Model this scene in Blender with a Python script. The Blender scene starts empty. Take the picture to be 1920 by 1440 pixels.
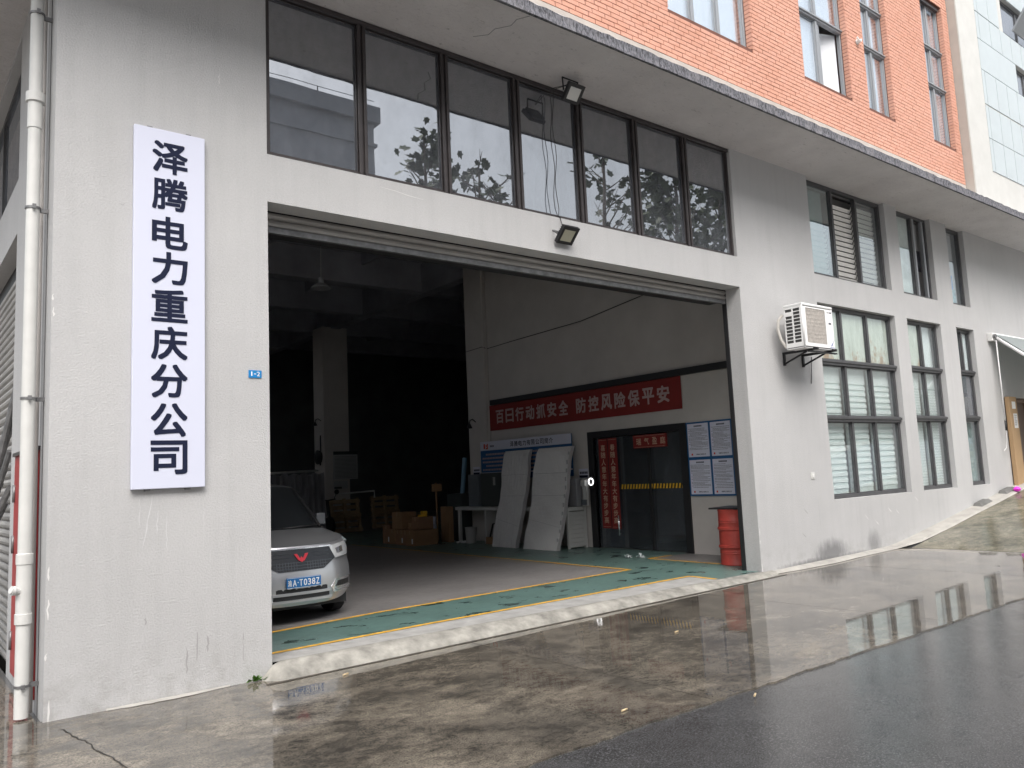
import bpy, bmesh, math, random
from mathutils import Vector, Matrix
random.seed(7)
S = 1.17                      # metres per drawing unit
sc = bpy.context.scene
COL = sc.collection
rad = math.radians

# ------------------------------------------------------------------ camera, sky, sun, exposure
cam = bpy.data.cameras.new('camera'); cam.lens = 36*1501.5/1920; cam.sensor_width = 36
cam.clip_start = .05; cam.clip_end = 2000
co = bpy.data.objects.new('camera', cam); COL.objects.link(co); sc.camera = co
yaw, pitch, roll = .6726, .1131, -.0448
fw = Vector((math.sin(yaw)*math.cos(pitch), math.cos(yaw)*math.cos(pitch), math.sin(pitch)))
r0 = Vector((math.cos(yaw), -math.sin(yaw), 0)); u0 = r0.cross(fw)
rr = r0*math.cos(roll)+u0*math.sin(roll); uu = -r0*math.sin(roll)+u0*math.cos(roll)
m = Matrix((rr, uu, -fw)).transposed().to_4x4(); m.translation = Vector((-2.6142, -6.6139, 1.45))*S
co.matrix_world = m

SUN_EL, SUN_AZ = rad(52), rad(205)      # azimuth: compass, from +y clockwise
w = bpy.data.worlds.new('World'); sc.world = w; w.use_nodes = True
nt = w.node_tree; nt.nodes.clear()
sky = nt.nodes.new('ShaderNodeTexSky'); sky.sky_type = 'NISHITA'; sky.sun_disc = False
sky.sun_elevation = SUN_EL; sky.sun_rotation = SUN_AZ; sky.dust_density = 6; sky.air_density = 1.5
hs = nt.nodes.new('ShaderNodeHueSaturation'); hs.inputs['Saturation'].default_value = .34
bg = nt.nodes.new('ShaderNodeBackground'); bg.inputs['Strength'].default_value = .13
wo = nt.nodes.new('ShaderNodeOutputWorld')
nt.links.new(sky.outputs[0], hs.inputs['Color']); nt.links.new(hs.outputs[0], bg.inputs[0]); nt.links.new(bg.outputs[0], wo.inputs[0])
sl = bpy.data.lights.new('sun', 'SUN'); sl.energy = .7; sl.angle = rad(50); sl.color = (1, .98, .96)
so = bpy.data.objects.new('sun', sl); COL.objects.link(so)
sd = Vector((math.sin(SUN_AZ)*math.cos(SUN_EL), math.cos(SUN_AZ)*math.cos(SUN_EL), math.sin(SUN_EL)))
so.rotation_euler = sd.to_track_quat('Z', 'Y').to_euler(); so.location = sd*60
sc.view_settings.view_transform = 'Standard'; sc.view_settings.look = 'None'
sc.view_settings.gamma = 1; sc.view_settings.use_curve_mapping = False
sc.view_settings.exposure = 1.15
sc.render.engine = 'CYCLES'
cy = sc.cycles; cy.use_denoising = True; cy.max_bounces = 10; cy.transparent_max_bounces = 16
cy.diffuse_bounces = 5; cy.glossy_bounces = 5; cy.sample_clamp_indirect = 8; cy.caustics_refractive = False

# ------------------------------------------------------------------ materials
def nodes(name):
    m = bpy.data.materials.new(name); m.use_nodes = True
    t = m.node_tree; b = t.nodes['Principled BSDF']
    return m, t, b
def N(t, typ, **k):
    n = t.nodes.new(typ)
    for a, v in k.items():
        if a in n.inputs: n.inputs[a].default_value = v
        else: setattr(n, a, v)
    return n
def pos(t, scale=(1, 1, 1)):
    g = t.nodes.new('ShaderNodeNewGeometry'); mp = t.nodes.new('ShaderNodeMapping')
    mp.inputs['Scale'].default_value = scale
    t.links.new(g.outputs['Position'], mp.inputs['Vector']); return mp.outputs[0]
def noise(t, scale, detail=4, rough=.55, stretch=(1, 1, 1), dist=0):
    n = N(t, 'ShaderNodeTexNoise'); n.inputs['Scale'].default_value = scale; n.inputs['Detail'].default_value = detail
    n.inputs['Roughness'].default_value = rough; n.inputs['Distortion'].default_value = dist
    t.links.new(pos(t, stretch), n.inputs['Vector']); return n.outputs['Fac']
def ramp(t, src, stops):
    r = t.nodes.new('ShaderNodeValToRGB'); e = r.color_ramp.elements
    while len(e) < len(stops): e.new(.5)
    for i, (p, c) in enumerate(stops):
        e[i].position = p; e[i].color = (c, c, c, 1) if not isinstance(c, tuple) else (*c, 1)
    t.links.new(src, r.inputs[0]); return r.outputs[0]
def mix(t, fac, a, b, mode='MIX'):
    n = t.nodes.new('ShaderNodeMix'); n.data_type = 'RGBA'; n.blend_type = mode
    for s, v in ((n.inputs[0], fac), (n.inputs[6], a), (n.inputs[7], b)):
        if hasattr(v, 'is_linked'): t.links.new(v, s)
        elif isinstance(v, tuple): s.default_value = (*v, 1)
        else: s.default_value = v
    return n.outputs[2]
def math_(t, op, a, b):
    n = t.nodes.new('ShaderNodeMath'); n.operation = op; n.use_clamp = True
    for s, v in ((n.inputs[0], a), (n.inputs[1], b)):
        if hasattr(v, 'is_linked'): t.links.new(v, s)
        else: s.default_value = v
    return n.outputs[0]
def bump(t, b, src, strength, dist=.01, inp='Normal'):
    n = t.nodes.new('ShaderNodeBump'); n.inputs['Strength'].default_value = strength; n.inputs['Distance'].default_value = dist
    t.links.new(src, n.inputs['Height']); t.links.new(n.outputs[0], b.inputs[inp]); return n
def mat(name, col, rough=.6, metal=0, var=0, vs=3, bmp=0, bs=60, spec=.5, coat=0, stretch=(1, 1, 1)):
    m, t, b = nodes(name)
    b.inputs['Base Color'].default_value = (*col, 1); b.inputs['Roughness'].default_value = rough
    b.inputs['Metallic'].default_value = metal; b.inputs['Specular IOR Level'].default_value = spec
    b.inputs['Coat Weight'].default_value = coat
    if var:
        n = noise(t, vs, 5, .6, stretch)
        lo = tuple(c*(1-var) for c in col); hi = tuple(min(1, c*(1+var)) for c in col)
        t.links.new(ramp(t, n, [(.3, lo), (.7, hi)]), b.inputs['Base Color'])
    if bmp: bump(t, b, noise(t, bs, 3, .6), bmp)
    return m

# plaster of the lower storey: grey, fine grain, faint streaks, splash dirt at the foot
def plaster(name, col, bmp=.35, streak=.06):
    m, t, b = nodes(name)
    n1 = noise(t, .55, 5, .6); n2 = noise(t, 2.2, 4, .6, (3.2, 3.2, .22)); n3 = noise(t, 62, 3, .65)
    c = mix(t, ramp(t, n1, [(.3, 0.), (.72, 1.)]), tuple(x*.92 for x in col), tuple(x*1.05 for x in col))
    c = mix(t, ramp(t, n2, [(.48, 0.), (.75, streak*5)]), c, tuple(x*.8 for x in col))
    g = t.nodes.new('ShaderNodeNewGeometry'); sx = t.nodes.new('ShaderNodeSeparateXYZ')
    t.links.new(g.outputs['Position'], sx.inputs[0])
    mr = N(t, 'ShaderNodeMapRange'); mr.inputs[1].default_value = .45; mr.inputs[2].default_value = -.15
    t.links.new(sx.outputs[2], mr.inputs[0])
    d = math_(t, 'MULTIPLY', mr.outputs[0], ramp(t, noise(t, 5, 6, .7), [(.45, 0.), (.8, .55)]))
    c = mix(t, d, c, (.17, .15, .13))
    if name == 'grey_plaster':            # damp patches at the foot of the right-hand wall
        for cx_, cz_, rx, rz, k in ((8.6, .08, .52, .24, .8), (9.85, .10, .26, .27, .55), (8.1, -.02, 1.0, .09, .8), (9.3, -.02, .6, .08, .75)):
            vm = t.nodes.new('ShaderNodeMapping'); vm.inputs['Location'].default_value = (-cx_*1.17/(rx*1.17), 0, -cz_*1.17/(rz*1.17)); vm.inputs['Scale'].default_value = (1/(rx*1.17), 0, 1/(rz*1.17))
            t.links.new(g.outputs['Position'], vm.inputs['Vector'])
            ln = t.nodes.new('ShaderNodeVectorMath'); ln.operation = 'LENGTH'; t.links.new(vm.outputs[0], ln.inputs[0])
            e = math_(t, 'ADD', math_(t, 'MULTIPLY', ln.outputs['Value'], .55), math_(t, 'MULTIPLY', noise(t, 7, 6, .75, (1.6, 1, .45)), .6))
            yk = N(t, 'ShaderNodeMapRange'); yk.inputs[1].default_value = .05; yk.inputs[2].default_value = .02; t.links.new(sx.outputs[1], yk.inputs[0])
            c = mix(t, math_(t, 'MULTIPLY', ramp(t, e, [(.5, k), (.68, k*.55), (.86, 0.)]), yk.outputs[0]), c, (.15, .15, .155))
    c = mix(t, ramp(t, n3, [(.38, .13), (.62, 0.)]), c, (.2, .2, .2))
    t.links.new(c, b.inputs['Base Color']); b.inputs['Roughness'].default_value = .85; b.inputs['Specular IOR Level'].default_value = .25
    bump(t, b, n3, bmp, .012)
    return m
WALL = plaster('grey_plaster', (.488, .486, .490), .5)
def soffit_mat():
    m, t, b = nodes('rough_soffit_plaster')
    n1 = noise(t, 1.3, 6, .65); n2 = noise(t, 13, 7, .72, (1, 2.2, 1), .5); n3 = noise(t, 7, 6, .78, (1, 2.6, 1), 1.2)
    c = mix(t, ramp(t, n1, [(.3, 0.), (.7, 1.)]), (.68, .65, .645), (.80, .77, .765))
    c = mix(t, ramp(t, n3, [(.58, 0.), (.70, .7)]), c, (.33, .31, .30))
    t.links.new(c, b.inputs['Base Color']); b.inputs['Roughness'].default_value = .9; b.inputs['Specular IOR Level'].default_value = .2
    bump(t, b, n2, 1., .05); return m
SOFFIT = soffit_mat()
def lichen():
    m, t, b = nodes('weathered_concrete_edge')
    n1 = noise(t, 26, 6, .75, (1.6, 1, .5), .5); n2 = noise(t, 60, 5, .7, (1.3, 1, .3)); n3 = noise(t, 3, 4, .6)
    c = mix(t, ramp(t, n1, [(.4, 0.), (.56, 1.)]), (.028, .028, .033), (.20, .20, .225))
    c = mix(t, ramp(t, n2, [(.5, 0.), (.66, .8)]), c, (.07, .07, .08))
    c = mix(t, ramp(t, n3, [(.5, 0.), (.75, .5)]), c, (.28, .27, .28))
    t.links.new(c, b.inputs['Base Color']); b.inputs['Roughness'].default_value = .95
    bump(t, b, n1, .8, .02); return m
LICHEN = lichen()
def brick_mat():
    m, t, b = nodes('orange_brick')
    n1 = noise(t, .8, 4, .6); n2 = noise(t, 3.2, 2, .5, (1, 1, 3.2)); n3 = noise(t, 80, 3, .6)
    c = mix(t, ramp(t, n1, [(.3, 0.), (.7, 1.)]), (.535, .27, .192), (.62, .33, .243))
    c = mix(t, ramp(t, n2, [(.45, 0.), (.7, .35)]), c, (.46, .23, .165))
    c = mix(t, ramp(t, noise(t, 4.4, 1, .5, (1, 1, 3.4)), [(.4, 0.), (.62, .5)]), c, (.60, .335, .26))
    c = mix(t, ramp(t, noise(t, 1.6, 5, .65, (2.5, 2.5, .5)), [(.55, 0.), (.78, .3)]), c, (.42, .22, .165))
    t.links.new(c, b.inputs['Base Color']); b.inputs['Roughness'].default_value = .75
    bump(t, b, n3, .15, .004); return m
BRICK = brick_mat()
MORTAR = mat('brown_mortar', (.15, .065, .048), .9, var=.2)
SKIRT = mat('pale_render', (.44, .40, .37), .9, var=.12, bmp=.2)

def wet_ground(name, dark, light, wet_lo, wet_hi, coat_rough=.05, grain=.25, gs=70, scale=1., stain=(.07, .06, .05), fleck=None, puddle=False):
    m, t, b = nodes(name)
    n1 = noise(t, .85*scale, 9, .70, (1, 1.15, 1), .25); n2 = noise(t, 4.2*scale, 9, .78, (1, 1.2, 1)); n3 = noise(t, gs, 4, .65)
    n4 = noise(t, .42*scale, 3, .5)
    f = math_(t, 'ADD', math_(t, 'MULTIPLY', n1, .5), math_(t, 'MULTIPLY', n2, .5))
    c = mix(t, ramp(t, f, [(.40, 0.), (.60, 1.)]), dark, light)
    c = mix(t, ramp(t, noise(t, 2.1, 7, .68, (1, 1.5, 1), .4), [(.56, 0.), (.66, .75)]), c, stain)
    c = mix(t, ramp(t, n3, [(.36, .75), (.58, 0.)]), c, tuple(x*.5 for x in dark))
    if fleck: c = mix(t, ramp(t, noise(t, 95, 2, .6), [(.55, 0.), (.62, .9)]), c, fleck)
    t.links.new(c, b.inputs['Base Color']); b.inputs['Roughness'].default_value = .75; b.inputs['Specular IOR Level'].default_value = .3
    b.inputs['Coat IOR'].default_value = 1.66
    if puddle:                            # standing water with definite edges; more of it further along the wall
        g = t.nodes.new('ShaderNodeNewGeometry'); sx = t.nodes.new('ShaderNodeSeparateXYZ'); t.links.new(g.outputs['Position'], sx.inputs[0])
        mr = N(t, 'ShaderNodeMapRange'); mr.inputs[1].default_value = -3; mr.inputs[2].default_value = 7; mr.inputs[3].default_value = -.10; mr.inputs[4].default_value = .16; mr.clamp = True
        t.links.new(sx.outputs[0], mr.inputs[0])
        n5 = noise(t, .9, 7, .62, (1, 1.6, 1), .3)
        my = N(t, 'ShaderNodeMapRange'); my.inputs[1].default_value = -1.3; my.inputs[2].default_value = -.25; my.inputs[3].default_value = 0; my.inputs[4].default_value = .13; t.links.new(sx.outputs[1], my.inputs[0])
        a0 = t.nodes.new('ShaderNodeMath'); a0.operation = 'ADD'; t.links.new(n5, a0.inputs[0]); t.links.new(my.outputs[0], a0.inputs[1]); n5 = a0.outputs[0]
        ad = t.nodes.new('ShaderNodeMath'); ad.operation = 'ADD'; t.links.new(n5, ad.inputs[0]); t.links.new(mr.outputs[0], ad.inputs[1])
        pm = ramp(t, ad.outputs[0], [(.45, 0.), (.49, 1.)])
        t.links.new(ramp(t, pm, [(0., .8), (1., 1.)]), b.inputs['Coat Weight'])
        t.links.new(ramp(t, pm, [(0., .07), (1., .008)]), b.inputs['Coat Roughness'])
        c = mix(t, pm, c, mix(t, .28, c, (.03, .028, .025))); t.links.new(c, b.inputs['Base Color'])
    else:
        t.links.new(ramp(t, n4, [(.35, wet_lo), (.6, wet_hi)]), b.inputs['Coat Weight'])
        t.links.new(ramp(t, n2, [(.35, coat_rough), (.7, coat_rough*3)]), b.inputs['Coat Roughness'])
    bump(t, b, n3, grain, .008)
    if fleck: bump(t, b, math_(t, 'ADD', math_(t, 'MULTIPLY', noise(t, gs, 2, .6), .7), math_(t, 'MULTIPLY', noise(t, 4, 3, .5), .5)), .17, .006, 'Coat Normal')
    else: bump(t, b, noise(t, 7, 3, .5, (1, 2.4, 1)), .022, .02, 'Coat Normal')
    return m
CONC = wet_ground('wet_concrete', (.040, .034, .027), (.33, .285, .225), .85, 1., .012, .7, 85, stain=(.065, .054, .042), puddle=True)
RAMPM = wet_ground('wet_mossy_concrete', (.065, .062, .04), (.30, .27, .195), .3, .85, .06, stain=(.07, .08, .05))
ASPH = wet_ground('wet_asphalt', (.038, .038, .039), (.08, .079, .08), .75, 1., .09, 1.4, 75, .8, (.03, .03, .031), (.13, .13, .135))
KERB = mat('pale_kerb_concrete', (.27, .26, .235), .85, var=.42, vs=5, bmp=.6, bs=25)
STRIP = mat('pale_strip_concrete', (.36, .345, .32), .8, var=.18, vs=3, bmp=.3, bs=30)
def floor_mat(name, col, spots):
    m, t, b = nodes(name)
    n1 = noise(t, 1.1, 6, .65, (1, 1.6, 1)); n2 = noise(t, 9, 5, .7, (1, 2, 1)); n3 = noise(t, 2.4, 4, .55, (1, 1.6, 1), .6)
    c = mix(t, ramp(t, n1, [(.3, 0.), (.7, 1.)]), tuple(x*.78 for x in col), tuple(x*1.18 for x in col))
    c = mix(t, ramp(t, n2, [(.42, 0.), (.7, .6)]), c, tuple(min(1, x*1.6) for x in col))
    s = ramp(t, n3, [(.60, 0.), (.66, spots)])
    c = mix(t, s, c, tuple(x*.33 for x in col))
    t.links.new(c, b.inputs['Base Color'])
    t.links.new(ramp(t, s, [(0., .38), (1., .10)]), b.inputs['Roughness'])
    bump(t, b, n2, .12, .005); return m
FGREEN = floor_mat('green_floor_paint', (.095, .16, .147), .9)
FGREY = floor_mat('grey_floor_paint', (.205, .195, .193), .25)
FLINE = mat('yellow_line_paint', (.72, .40, .05), .55, var=.3, vs=8)
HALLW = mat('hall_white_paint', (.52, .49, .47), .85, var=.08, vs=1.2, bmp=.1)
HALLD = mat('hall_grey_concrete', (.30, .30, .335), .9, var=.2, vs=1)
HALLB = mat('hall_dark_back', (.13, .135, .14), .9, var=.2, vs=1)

BRONZE = mat('bronze_window_frame', (.06, .052, .053), .4, .3, var=.15, vs=8)
GREYF = mat('grey_window_frame', (.085, .085, .09), .4, .3, var=.12, vs=8)
LGREYF = mat('pale_grey_frame', (.30, .315, .335), .45, .3)
DARKM = mat('dark_steel', (.03, .03, .033), .5, .4)
BLACKP = mat('black_plastic', (.018, .018, .02), .45)
WHITEP = mat('white_plastic', (.72, .72, .71), .45, var=.05)
PIPE = mat('white_pipe', (.58, .58, .565), .4, var=.06, vs=4)
STEELC = mat('worn_grey_steel', (.20, .20, .205), .45, .6, var=.3, vs=12)
GALV = mat('shutter_grey_steel', (.36, .345, .33), .55, .35, var=.2, vs=6, stretch=(.3, .3, 4))
def glass(name, tint, fac, dirt_haze=0):
    m = bpy.data.materials.new(name); m.use_nodes = True; t = m.node_tree; t.nodes.clear()
    o = N(t, 'ShaderNodeOutputMaterial'); tr = N(t, 'ShaderNodeBsdfTransparent'); tr.inputs[0].default_value = (*tint, 1)
    gl = N(t, 'ShaderNodeBsdfGlossy'); gl.inputs['Roughness'].default_value = .008; gl.inputs[0].default_value = (.95, .97, 1, 1)
    bp = t.nodes.new('ShaderNodeBump'); bp.inputs['Strength'].default_value = .02; bp.inputs['Distance'].default_value = .02
    t.links.new(noise(t, 1.4, 1, .4), bp.inputs['Height']); t.links.new(bp.outputs[0], gl.inputs['Normal'])
    lw = t.nodes.new('ShaderNodeLayerWeight'); lw.inputs[0].default_value = .5
    f = math_(t, 'ADD', math_(t, 'MULTIPLY', math_(t, 'POWER', lw.outputs['Facing'], 4), 1-fac), fac)
    mx = N(t, 'ShaderNodeMixShader'); t.links.new(f, mx.inputs[0]); t.links.new(tr.outputs[0], mx.inputs[1]); t.links.new(gl.outputs[0], mx.inputs[2])
    out = mx.outputs[0]
    if dirt_haze:
        df = N(t, 'ShaderNodeBsdfDiffuse'); df.inputs[0].default_value = (.30, .32, .36, 1)  # pale veil: dirt plus haze and reflected light put into the colour
        mx2 = N(t, 'ShaderNodeMixShader')
        t.links.new(ramp(t, noise(t, 5, 6, .7, (1, 1, .5)), [(.4, dirt_haze*.6), (.75, dirt_haze*1.6)]), mx2.inputs[0])
        t.links.new(out, mx2.inputs[1]); t.links.new(df.outputs[0], mx2.inputs[2]); out = mx2.outputs[0]
    t.links.new(out, o.inputs[0]); return m
GBAND = glass('tinted_glass', (.42, .42, .45), .36, .20)
GLOW = glass('green_glass', (.965, .99, .985), .12, .02)
GLOWR = glass('mirroring_green_glass', (.85, .93, .92), .30, .02)
GUP = glass('pale_glass', (.94, .97, .99), .34, .0)
GDOOR = glass('door_glass', (.6, .63, .65), .06, .10)
GCAR = glass('car_glass', (.35, .37, .38), .06)
BLIND = mat('white_blind_fabric', (.84, .87, .87), .8)
SHEER = mat('sheer_blind_fabric', (.68, .745, .74), .8)
CURT = mat('white_curtain', (.84, .87, .89), .85, var=.03, vs=5, stretch=(4, 4, .3))
def film():
    m, t, b = nodes('rust_stained_film')
    c = mix(t, ramp(t, noise(t, 6, 6, .7, (2.5, 2.5, .5)), [(.35, 0.), (.7, 1.)]), (.55, .58, .51), (.74, .77, .70))
    g = t.nodes.new('ShaderNodeNewGeometry'); sx = t.nodes.new('ShaderNodeSeparateXYZ'); t.links.new(g.outputs['Position'], sx.inputs[0])
    mr = N(t, 'ShaderNodeMapRange'); mr.inputs[1].default_value = 4.25; mr.inputs[2].default_value = 3.58; t.links.new(sx.outputs[2], mr.inputs[0])
    f = math_(t, 'ADD', math_(t, 'MULTIPLY', noise(t, 2.3, 6, .65, (1.6, 1, .8)), .85), math_(t, 'MULTIPLY', mr.outputs[0], .17))
    c = mix(t, ramp(t, f, [(.545, 0.), (.60, .55), (.66, .95)]), c, (.40, .19, .06))
    t.links.new(c, b.inputs['Base Color']); b.inputs['Roughness'].default_value = .6; return m
FILM = film()
LOUV = mat('metal_louvre', (.78, .76, .73), .45, .1, var=.08)
SIGNW = mat('sign_white', (.60, .62, .74), .45)
INK = mat('navy_ink', (.012, .016, .04), .7, spec=.15)
BLACKI = mat('dark_print', (.06, .06, .09), .6)
PLATEB = mat('blue_plate', (.012, .13, .36), .4)
NUMB = mat('blue_enamel', (.01, .2, .5), .35)
WHITEI = mat('white_print', (.78, .78, .78), .5)
REDB = mat('red_banner', (.21, .018, .016), .7, var=.1)
PINKI = mat('faded_print', (.46, .33, .32), .7)
GOLDI = mat('gold_print', (.6, .42, .30), .6)
BLUEB = mat('blue_board', (.012, .09, .24), .5)
REDL = mat('red_logo', (.6, .06, .03), .5)
REDC = mat('red_cabinet_paint', (.34, .03, .03), .45, var=.12)
REDD = mat('red_drum_paint', (.40, .052, .04), .5, var=.18, vs=6, bmp=.08, bs=30)
CARD = mat('brown_cardboard', (.30, .175, .09), .85, var=.1)
CARDD = mat('dark_cardboard', (.27, .15, .085), .85, var=.12)
TAPE = mat('packing_tape', (.32, .2, .1), .3)
WOOD = mat('pallet_wood', (.36, .26, .16), .85, var=.25, vs=6, stretch=(1, 1, 4))
BENCH = mat('white_bench', (.55, .55, .54), .6, var=.06)
CABG = mat('grey_cabinet', (.16, .18, .20), .5, .2)
CABD = mat('dark_cabinet', (.055, .065, .065), .5)
WRAP = mat('bubble_wrap', (.66, .65, .645), .35, bmp=.5, bs=14)
FOAMB = mat('foam_edge', (.45, .44, .45), .7)
TANP = mat('tan_door_board', (.40, .265, .145), .7, var=.06)
DOORB = mat('brown_door', (.13, .09, .07), .5)
def fabric(name, col):
    m, t, b = nodes(name); b.inputs['Base Color'].default_value = (*col, 1); b.inputs['Roughness'].default_value = .8
    tr = N(t, 'ShaderNodeBsdfTranslucent'); tr.inputs[0].default_value = (*col, 1); mx = N(t, 'ShaderNodeMixShader'); mx.inputs[0].default_value = .5
    t.links.new(b.outputs[0], mx.inputs[1]); t.links.new(tr.outputs[0], mx.inputs[2]); t.links.new(mx.outputs[0], t.nodes['Material Output'].inputs[0]); return m
AWN = fabric('pale_awning_fabric', (.42, .46, .465))
AWNB = mat('white_awning_bar', (.75, .75, .76), .5)
TILE = mat('pale_wall_panel', (.45, .50, .525), .5, var=.03)
WHITEW = mat('white_render', (.52, .52, .505), .85, var=.05, bmp=.1)
BEIGEW = mat('beige_render', (.40, .375, .345), .85, var=.06)
NEIGH = mat('neighbour_render', (.36, .375, .40), .85, var=.08)
BARK = mat('bark', (.10, .08, .06), .9, var=.3)
LEAF = mat('broad_leaf', (.055, .075, .03), .6, var=.4, vs=2)
RUBBER = mat('tyre_rubber', (.014, .014, .015), .8)
SILV = mat('silver_paint', (.55, .56, .585), .30, .8, coat=.7)
CHROME = mat('chrome', (.75, .75, .77), .15, .9)
GRILL = mat('dark_grille', (.02, .023, .03), .4)
LAMPG = mat('headlight_glass', (.62, .63, .65), .12, .3, coat=1)
REFL = mat('lamp_reflector', (.55, .54, .43), .35, .3)
LAMPW = mat('lamp_white_panel', (.62, .62, .6), .4)
ORANGE = mat('orange_plastic', (.55, .13, .03), .5)
YELL = mat('yellow_plastic', (.7, .42, .03), .5)
BLUEP = mat('blue_film_roll', (.16, .3, .42), .4)
STONE = mat('grey_rubber_block', (.13, .13, .125), .85, var=.2, bmp=.3)
PINK = mat('magenta_plastic', (.75, .03, .6), .5)
CREAM = mat('cigarette_paper', (.65, .5, .3), .7)
GREENL = mat('weed_leaf', (.08, .2, .02), .6)
BAGM = mat('clear_bag', (.5, .55, .56), .15)
CORR = mat('corrugated_sheet', (.26, .26, .28), .5, .4, var=.3, vs=3, stretch=(1, 1, .3))
SWHITE = mat('poster_paper', (.62, .63, .74), .6)
AMB = mat('ac_casing', (.78, .78, .78), .45, var=.04)
ACG = mat('dirty_condenser_grille', (.50, .47, .44), .7, var=.25, vs=25)
ACD = mat('dark_fins', (.07, .07, .07), .6)
BLUEL = mat('blue_emblem', (.05, .1, .4), .5)
RINGM = mat('white_ring_paint', (.85, .85, .85), .4)

# ------------------------------------------------------------------ mesh building
LOC = {}
class MB:
    def __init__(s): s.v, s.f, s.s = [], [], []
    def add(s, v, f, smooth=False):
        n = len(s.v); s.v += [tuple(p) for p in v]
        for q in f: s.f.append(tuple(i+n for i in q)); s.s.append(smooth)
        return s
    def box(s, x0, x1, y0, y1, z0, z1):
        return s.add([(x, y, z) for z in (z0, z1) for y in (y0, y1) for x in (x0, x1)],
                     [(0, 2, 3, 1), (4, 5, 7, 6), (0, 1, 5, 4), (2, 6, 7, 3), (0, 4, 6, 2), (1, 3, 7, 5)])
    def obox(s, c, h, ax=(0, 0, 1), ang=0, M=None):
        M = M or Matrix.Rotation(ang, 3, Vector(ax))
        p = [Vector(c)+M @ Vector((h[0]*a, h[1]*b, h[2]*d)) for d in (-1, 1) for b in (-1, 1) for a in (-1, 1)]
        return s.add(p, [(0, 2, 3, 1), (4, 5, 7, 6), (0, 1, 5, 4), (2, 6, 7, 3), (0, 4, 6, 2), (1, 3, 7, 5)])
    def prism(s, pts, vec, smooth=False):
        n = len(pts); v = Vector(vec)
        a = [Vector(p) for p in pts]; b = [p+v for p in a]
        nrm = Vector((0, 0, 0))
        for i in range(n): nrm += a[i].cross(a[(i+1) % n])
        f = [tuple(range(n)), tuple(range(2*n-1, n-1, -1))]+[(i, i+n, (i+1) % n+n, (i+1) % n) for i in range(n)]
        if nrm.dot(v) > 0: f = [tuple(reversed(q)) for q in f]
        s.add(a+b, f, smooth); return s
    def poly(s, pts): return s.add(pts, [tuple(range(len(pts)))])
    def tube(s, pts, r, n=8, caps=True):
        pts = [Vector(p) for p in pts]; rs = r if isinstance(r, (list, tuple)) else [r]*len(pts)
        base = len(s.v); prev = None
        for i, p in enumerate(pts):
            d = (pts[min(i+1, len(pts)-1)]-pts[max(i-1, 0)]).normalized()
            if prev is None:
                a = d.orthogonal().normalized()
            else:
                a = (prev-d*prev.dot(d)).normalized()
            prev = a; b = d.cross(a)
            for k in range(n):
                t = 2*math.pi*k/n; s.v.append(tuple(p+(a*math.cos(t)+b*math.sin(t))*rs[i]))
        for i in range(len(pts)-1):
            for k in range(n):
                q = base+i*n; s.f.append((q+k, q+(k+1) % n, q+n+(k+1) % n, q+n+k)); s.s.append(True)
        if caps:
            s.f.append(tuple(base+k for k in reversed(range(n)))); s.s.append(False)
            e = base+(len(pts)-1)*n; s.f.append(tuple(e+k for k in range(n))); s.s.append(False)
        return s
    def lathe(s, prof, c, n=24, axis=(0, 0, 1)):
        ax = Vector(axis).normalized(); a = ax.orthogonal().normalized(); b = ax.cross(a); base = len(s.v); c = Vector(c)
        for r, z in prof:
            for k in range(n):
                t = 2*math.pi*k/n; s.v.append(tuple(c+ax*z+(a*math.cos(t)+b*math.sin(t))*r))
        for i in range(len(prof)-1):
            for k in range(n):
                q = base+i*n; s.f.append((q+k, q+(k+1) % n, q+n+(k+1) % n, q+n+k)); s.s.append(True)
        s.f.append(tuple(base+k for k in reversed(range(n)))); s.s.append(False)
        e = base+(len(prof)-1)*n; s.f.append(tuple(e+k for k in range(n))); s.s.append(False)
        return s
    def rot(s, c, ax, ang):
        M = Matrix.Rotation(ang, 3, Vector(ax)); c = Vector(c)
        s.v = [tuple(c+M @ (Vector(p)-c)) for p in s.v]; return s
    def build(s, name, mt, par=None, bevel=0, kind=None, sharp=35):
        L = LOC.get(par.name, Vector((0, 0, 0))) if par else Vector((0, 0, 0))
        me = bpy.data.meshes.new(name)
        me.from_pydata([(p[0]*S-L.x, p[1]*S-L.y, p[2]*S-L.z) for p in s.v], [], s.f)
        me.polygons.foreach_set('use_smooth', s.s); me.materials.append(mt)
        if any(s.s):
            bm = bmesh.new(); bm.from_mesh(me)
            for e in bm.edges:
                if len(e.link_faces) == 2 and e.calc_face_angle(0) > rad(sharp): e.smooth = False
            bm.to_mesh(me); bm.free()
        me.update()
        o = bpy.data.objects.new(name, me); COL.objects.link(o)
        if par: o.parent = par; LOC[o.name] = L.copy()
        else: LOC[o.name] = Vector((0, 0, 0))
        if bevel:
            b = o.modifiers.new('bevel', 'BEVEL'); b.width = bevel*S; b.segments = 2; b.limit_method = 'ANGLE'; b.angle_limit = rad(40)
        if kind: o['kind'] = kind
        return o
def thing(name, label, cat, loc, group=None):
    o = bpy.data.objects.new(name, None); COL.objects.link(o); o.empty_display_size = .1
    o.location = Vector(loc)*S; LOC[o.name] = Vector(loc)*S
    o['label'] = label; o['category'] = cat
    if group: o['group'] = group
    return o
def tag(o, label, cat, group=None):
    o['label'] = label; o['category'] = cat
    if group: o['group'] = group
    return o
def solo(mb, name, mt, label, cat, loc, group=None, bevel=0):
    """a thing that is one mesh, its origin at loc"""
    mb2 = MB(); mb2.v = [tuple(Vector(p)-Vector(loc)) for p in mb.v]; mb2.f = mb.f; mb2.s = mb.s
    o = mb2.build(name, mt, None, bevel); o.location = Vector(loc)*S
    return tag(o, label, cat, group)
def B(*a): return MB().box(*a)
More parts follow.
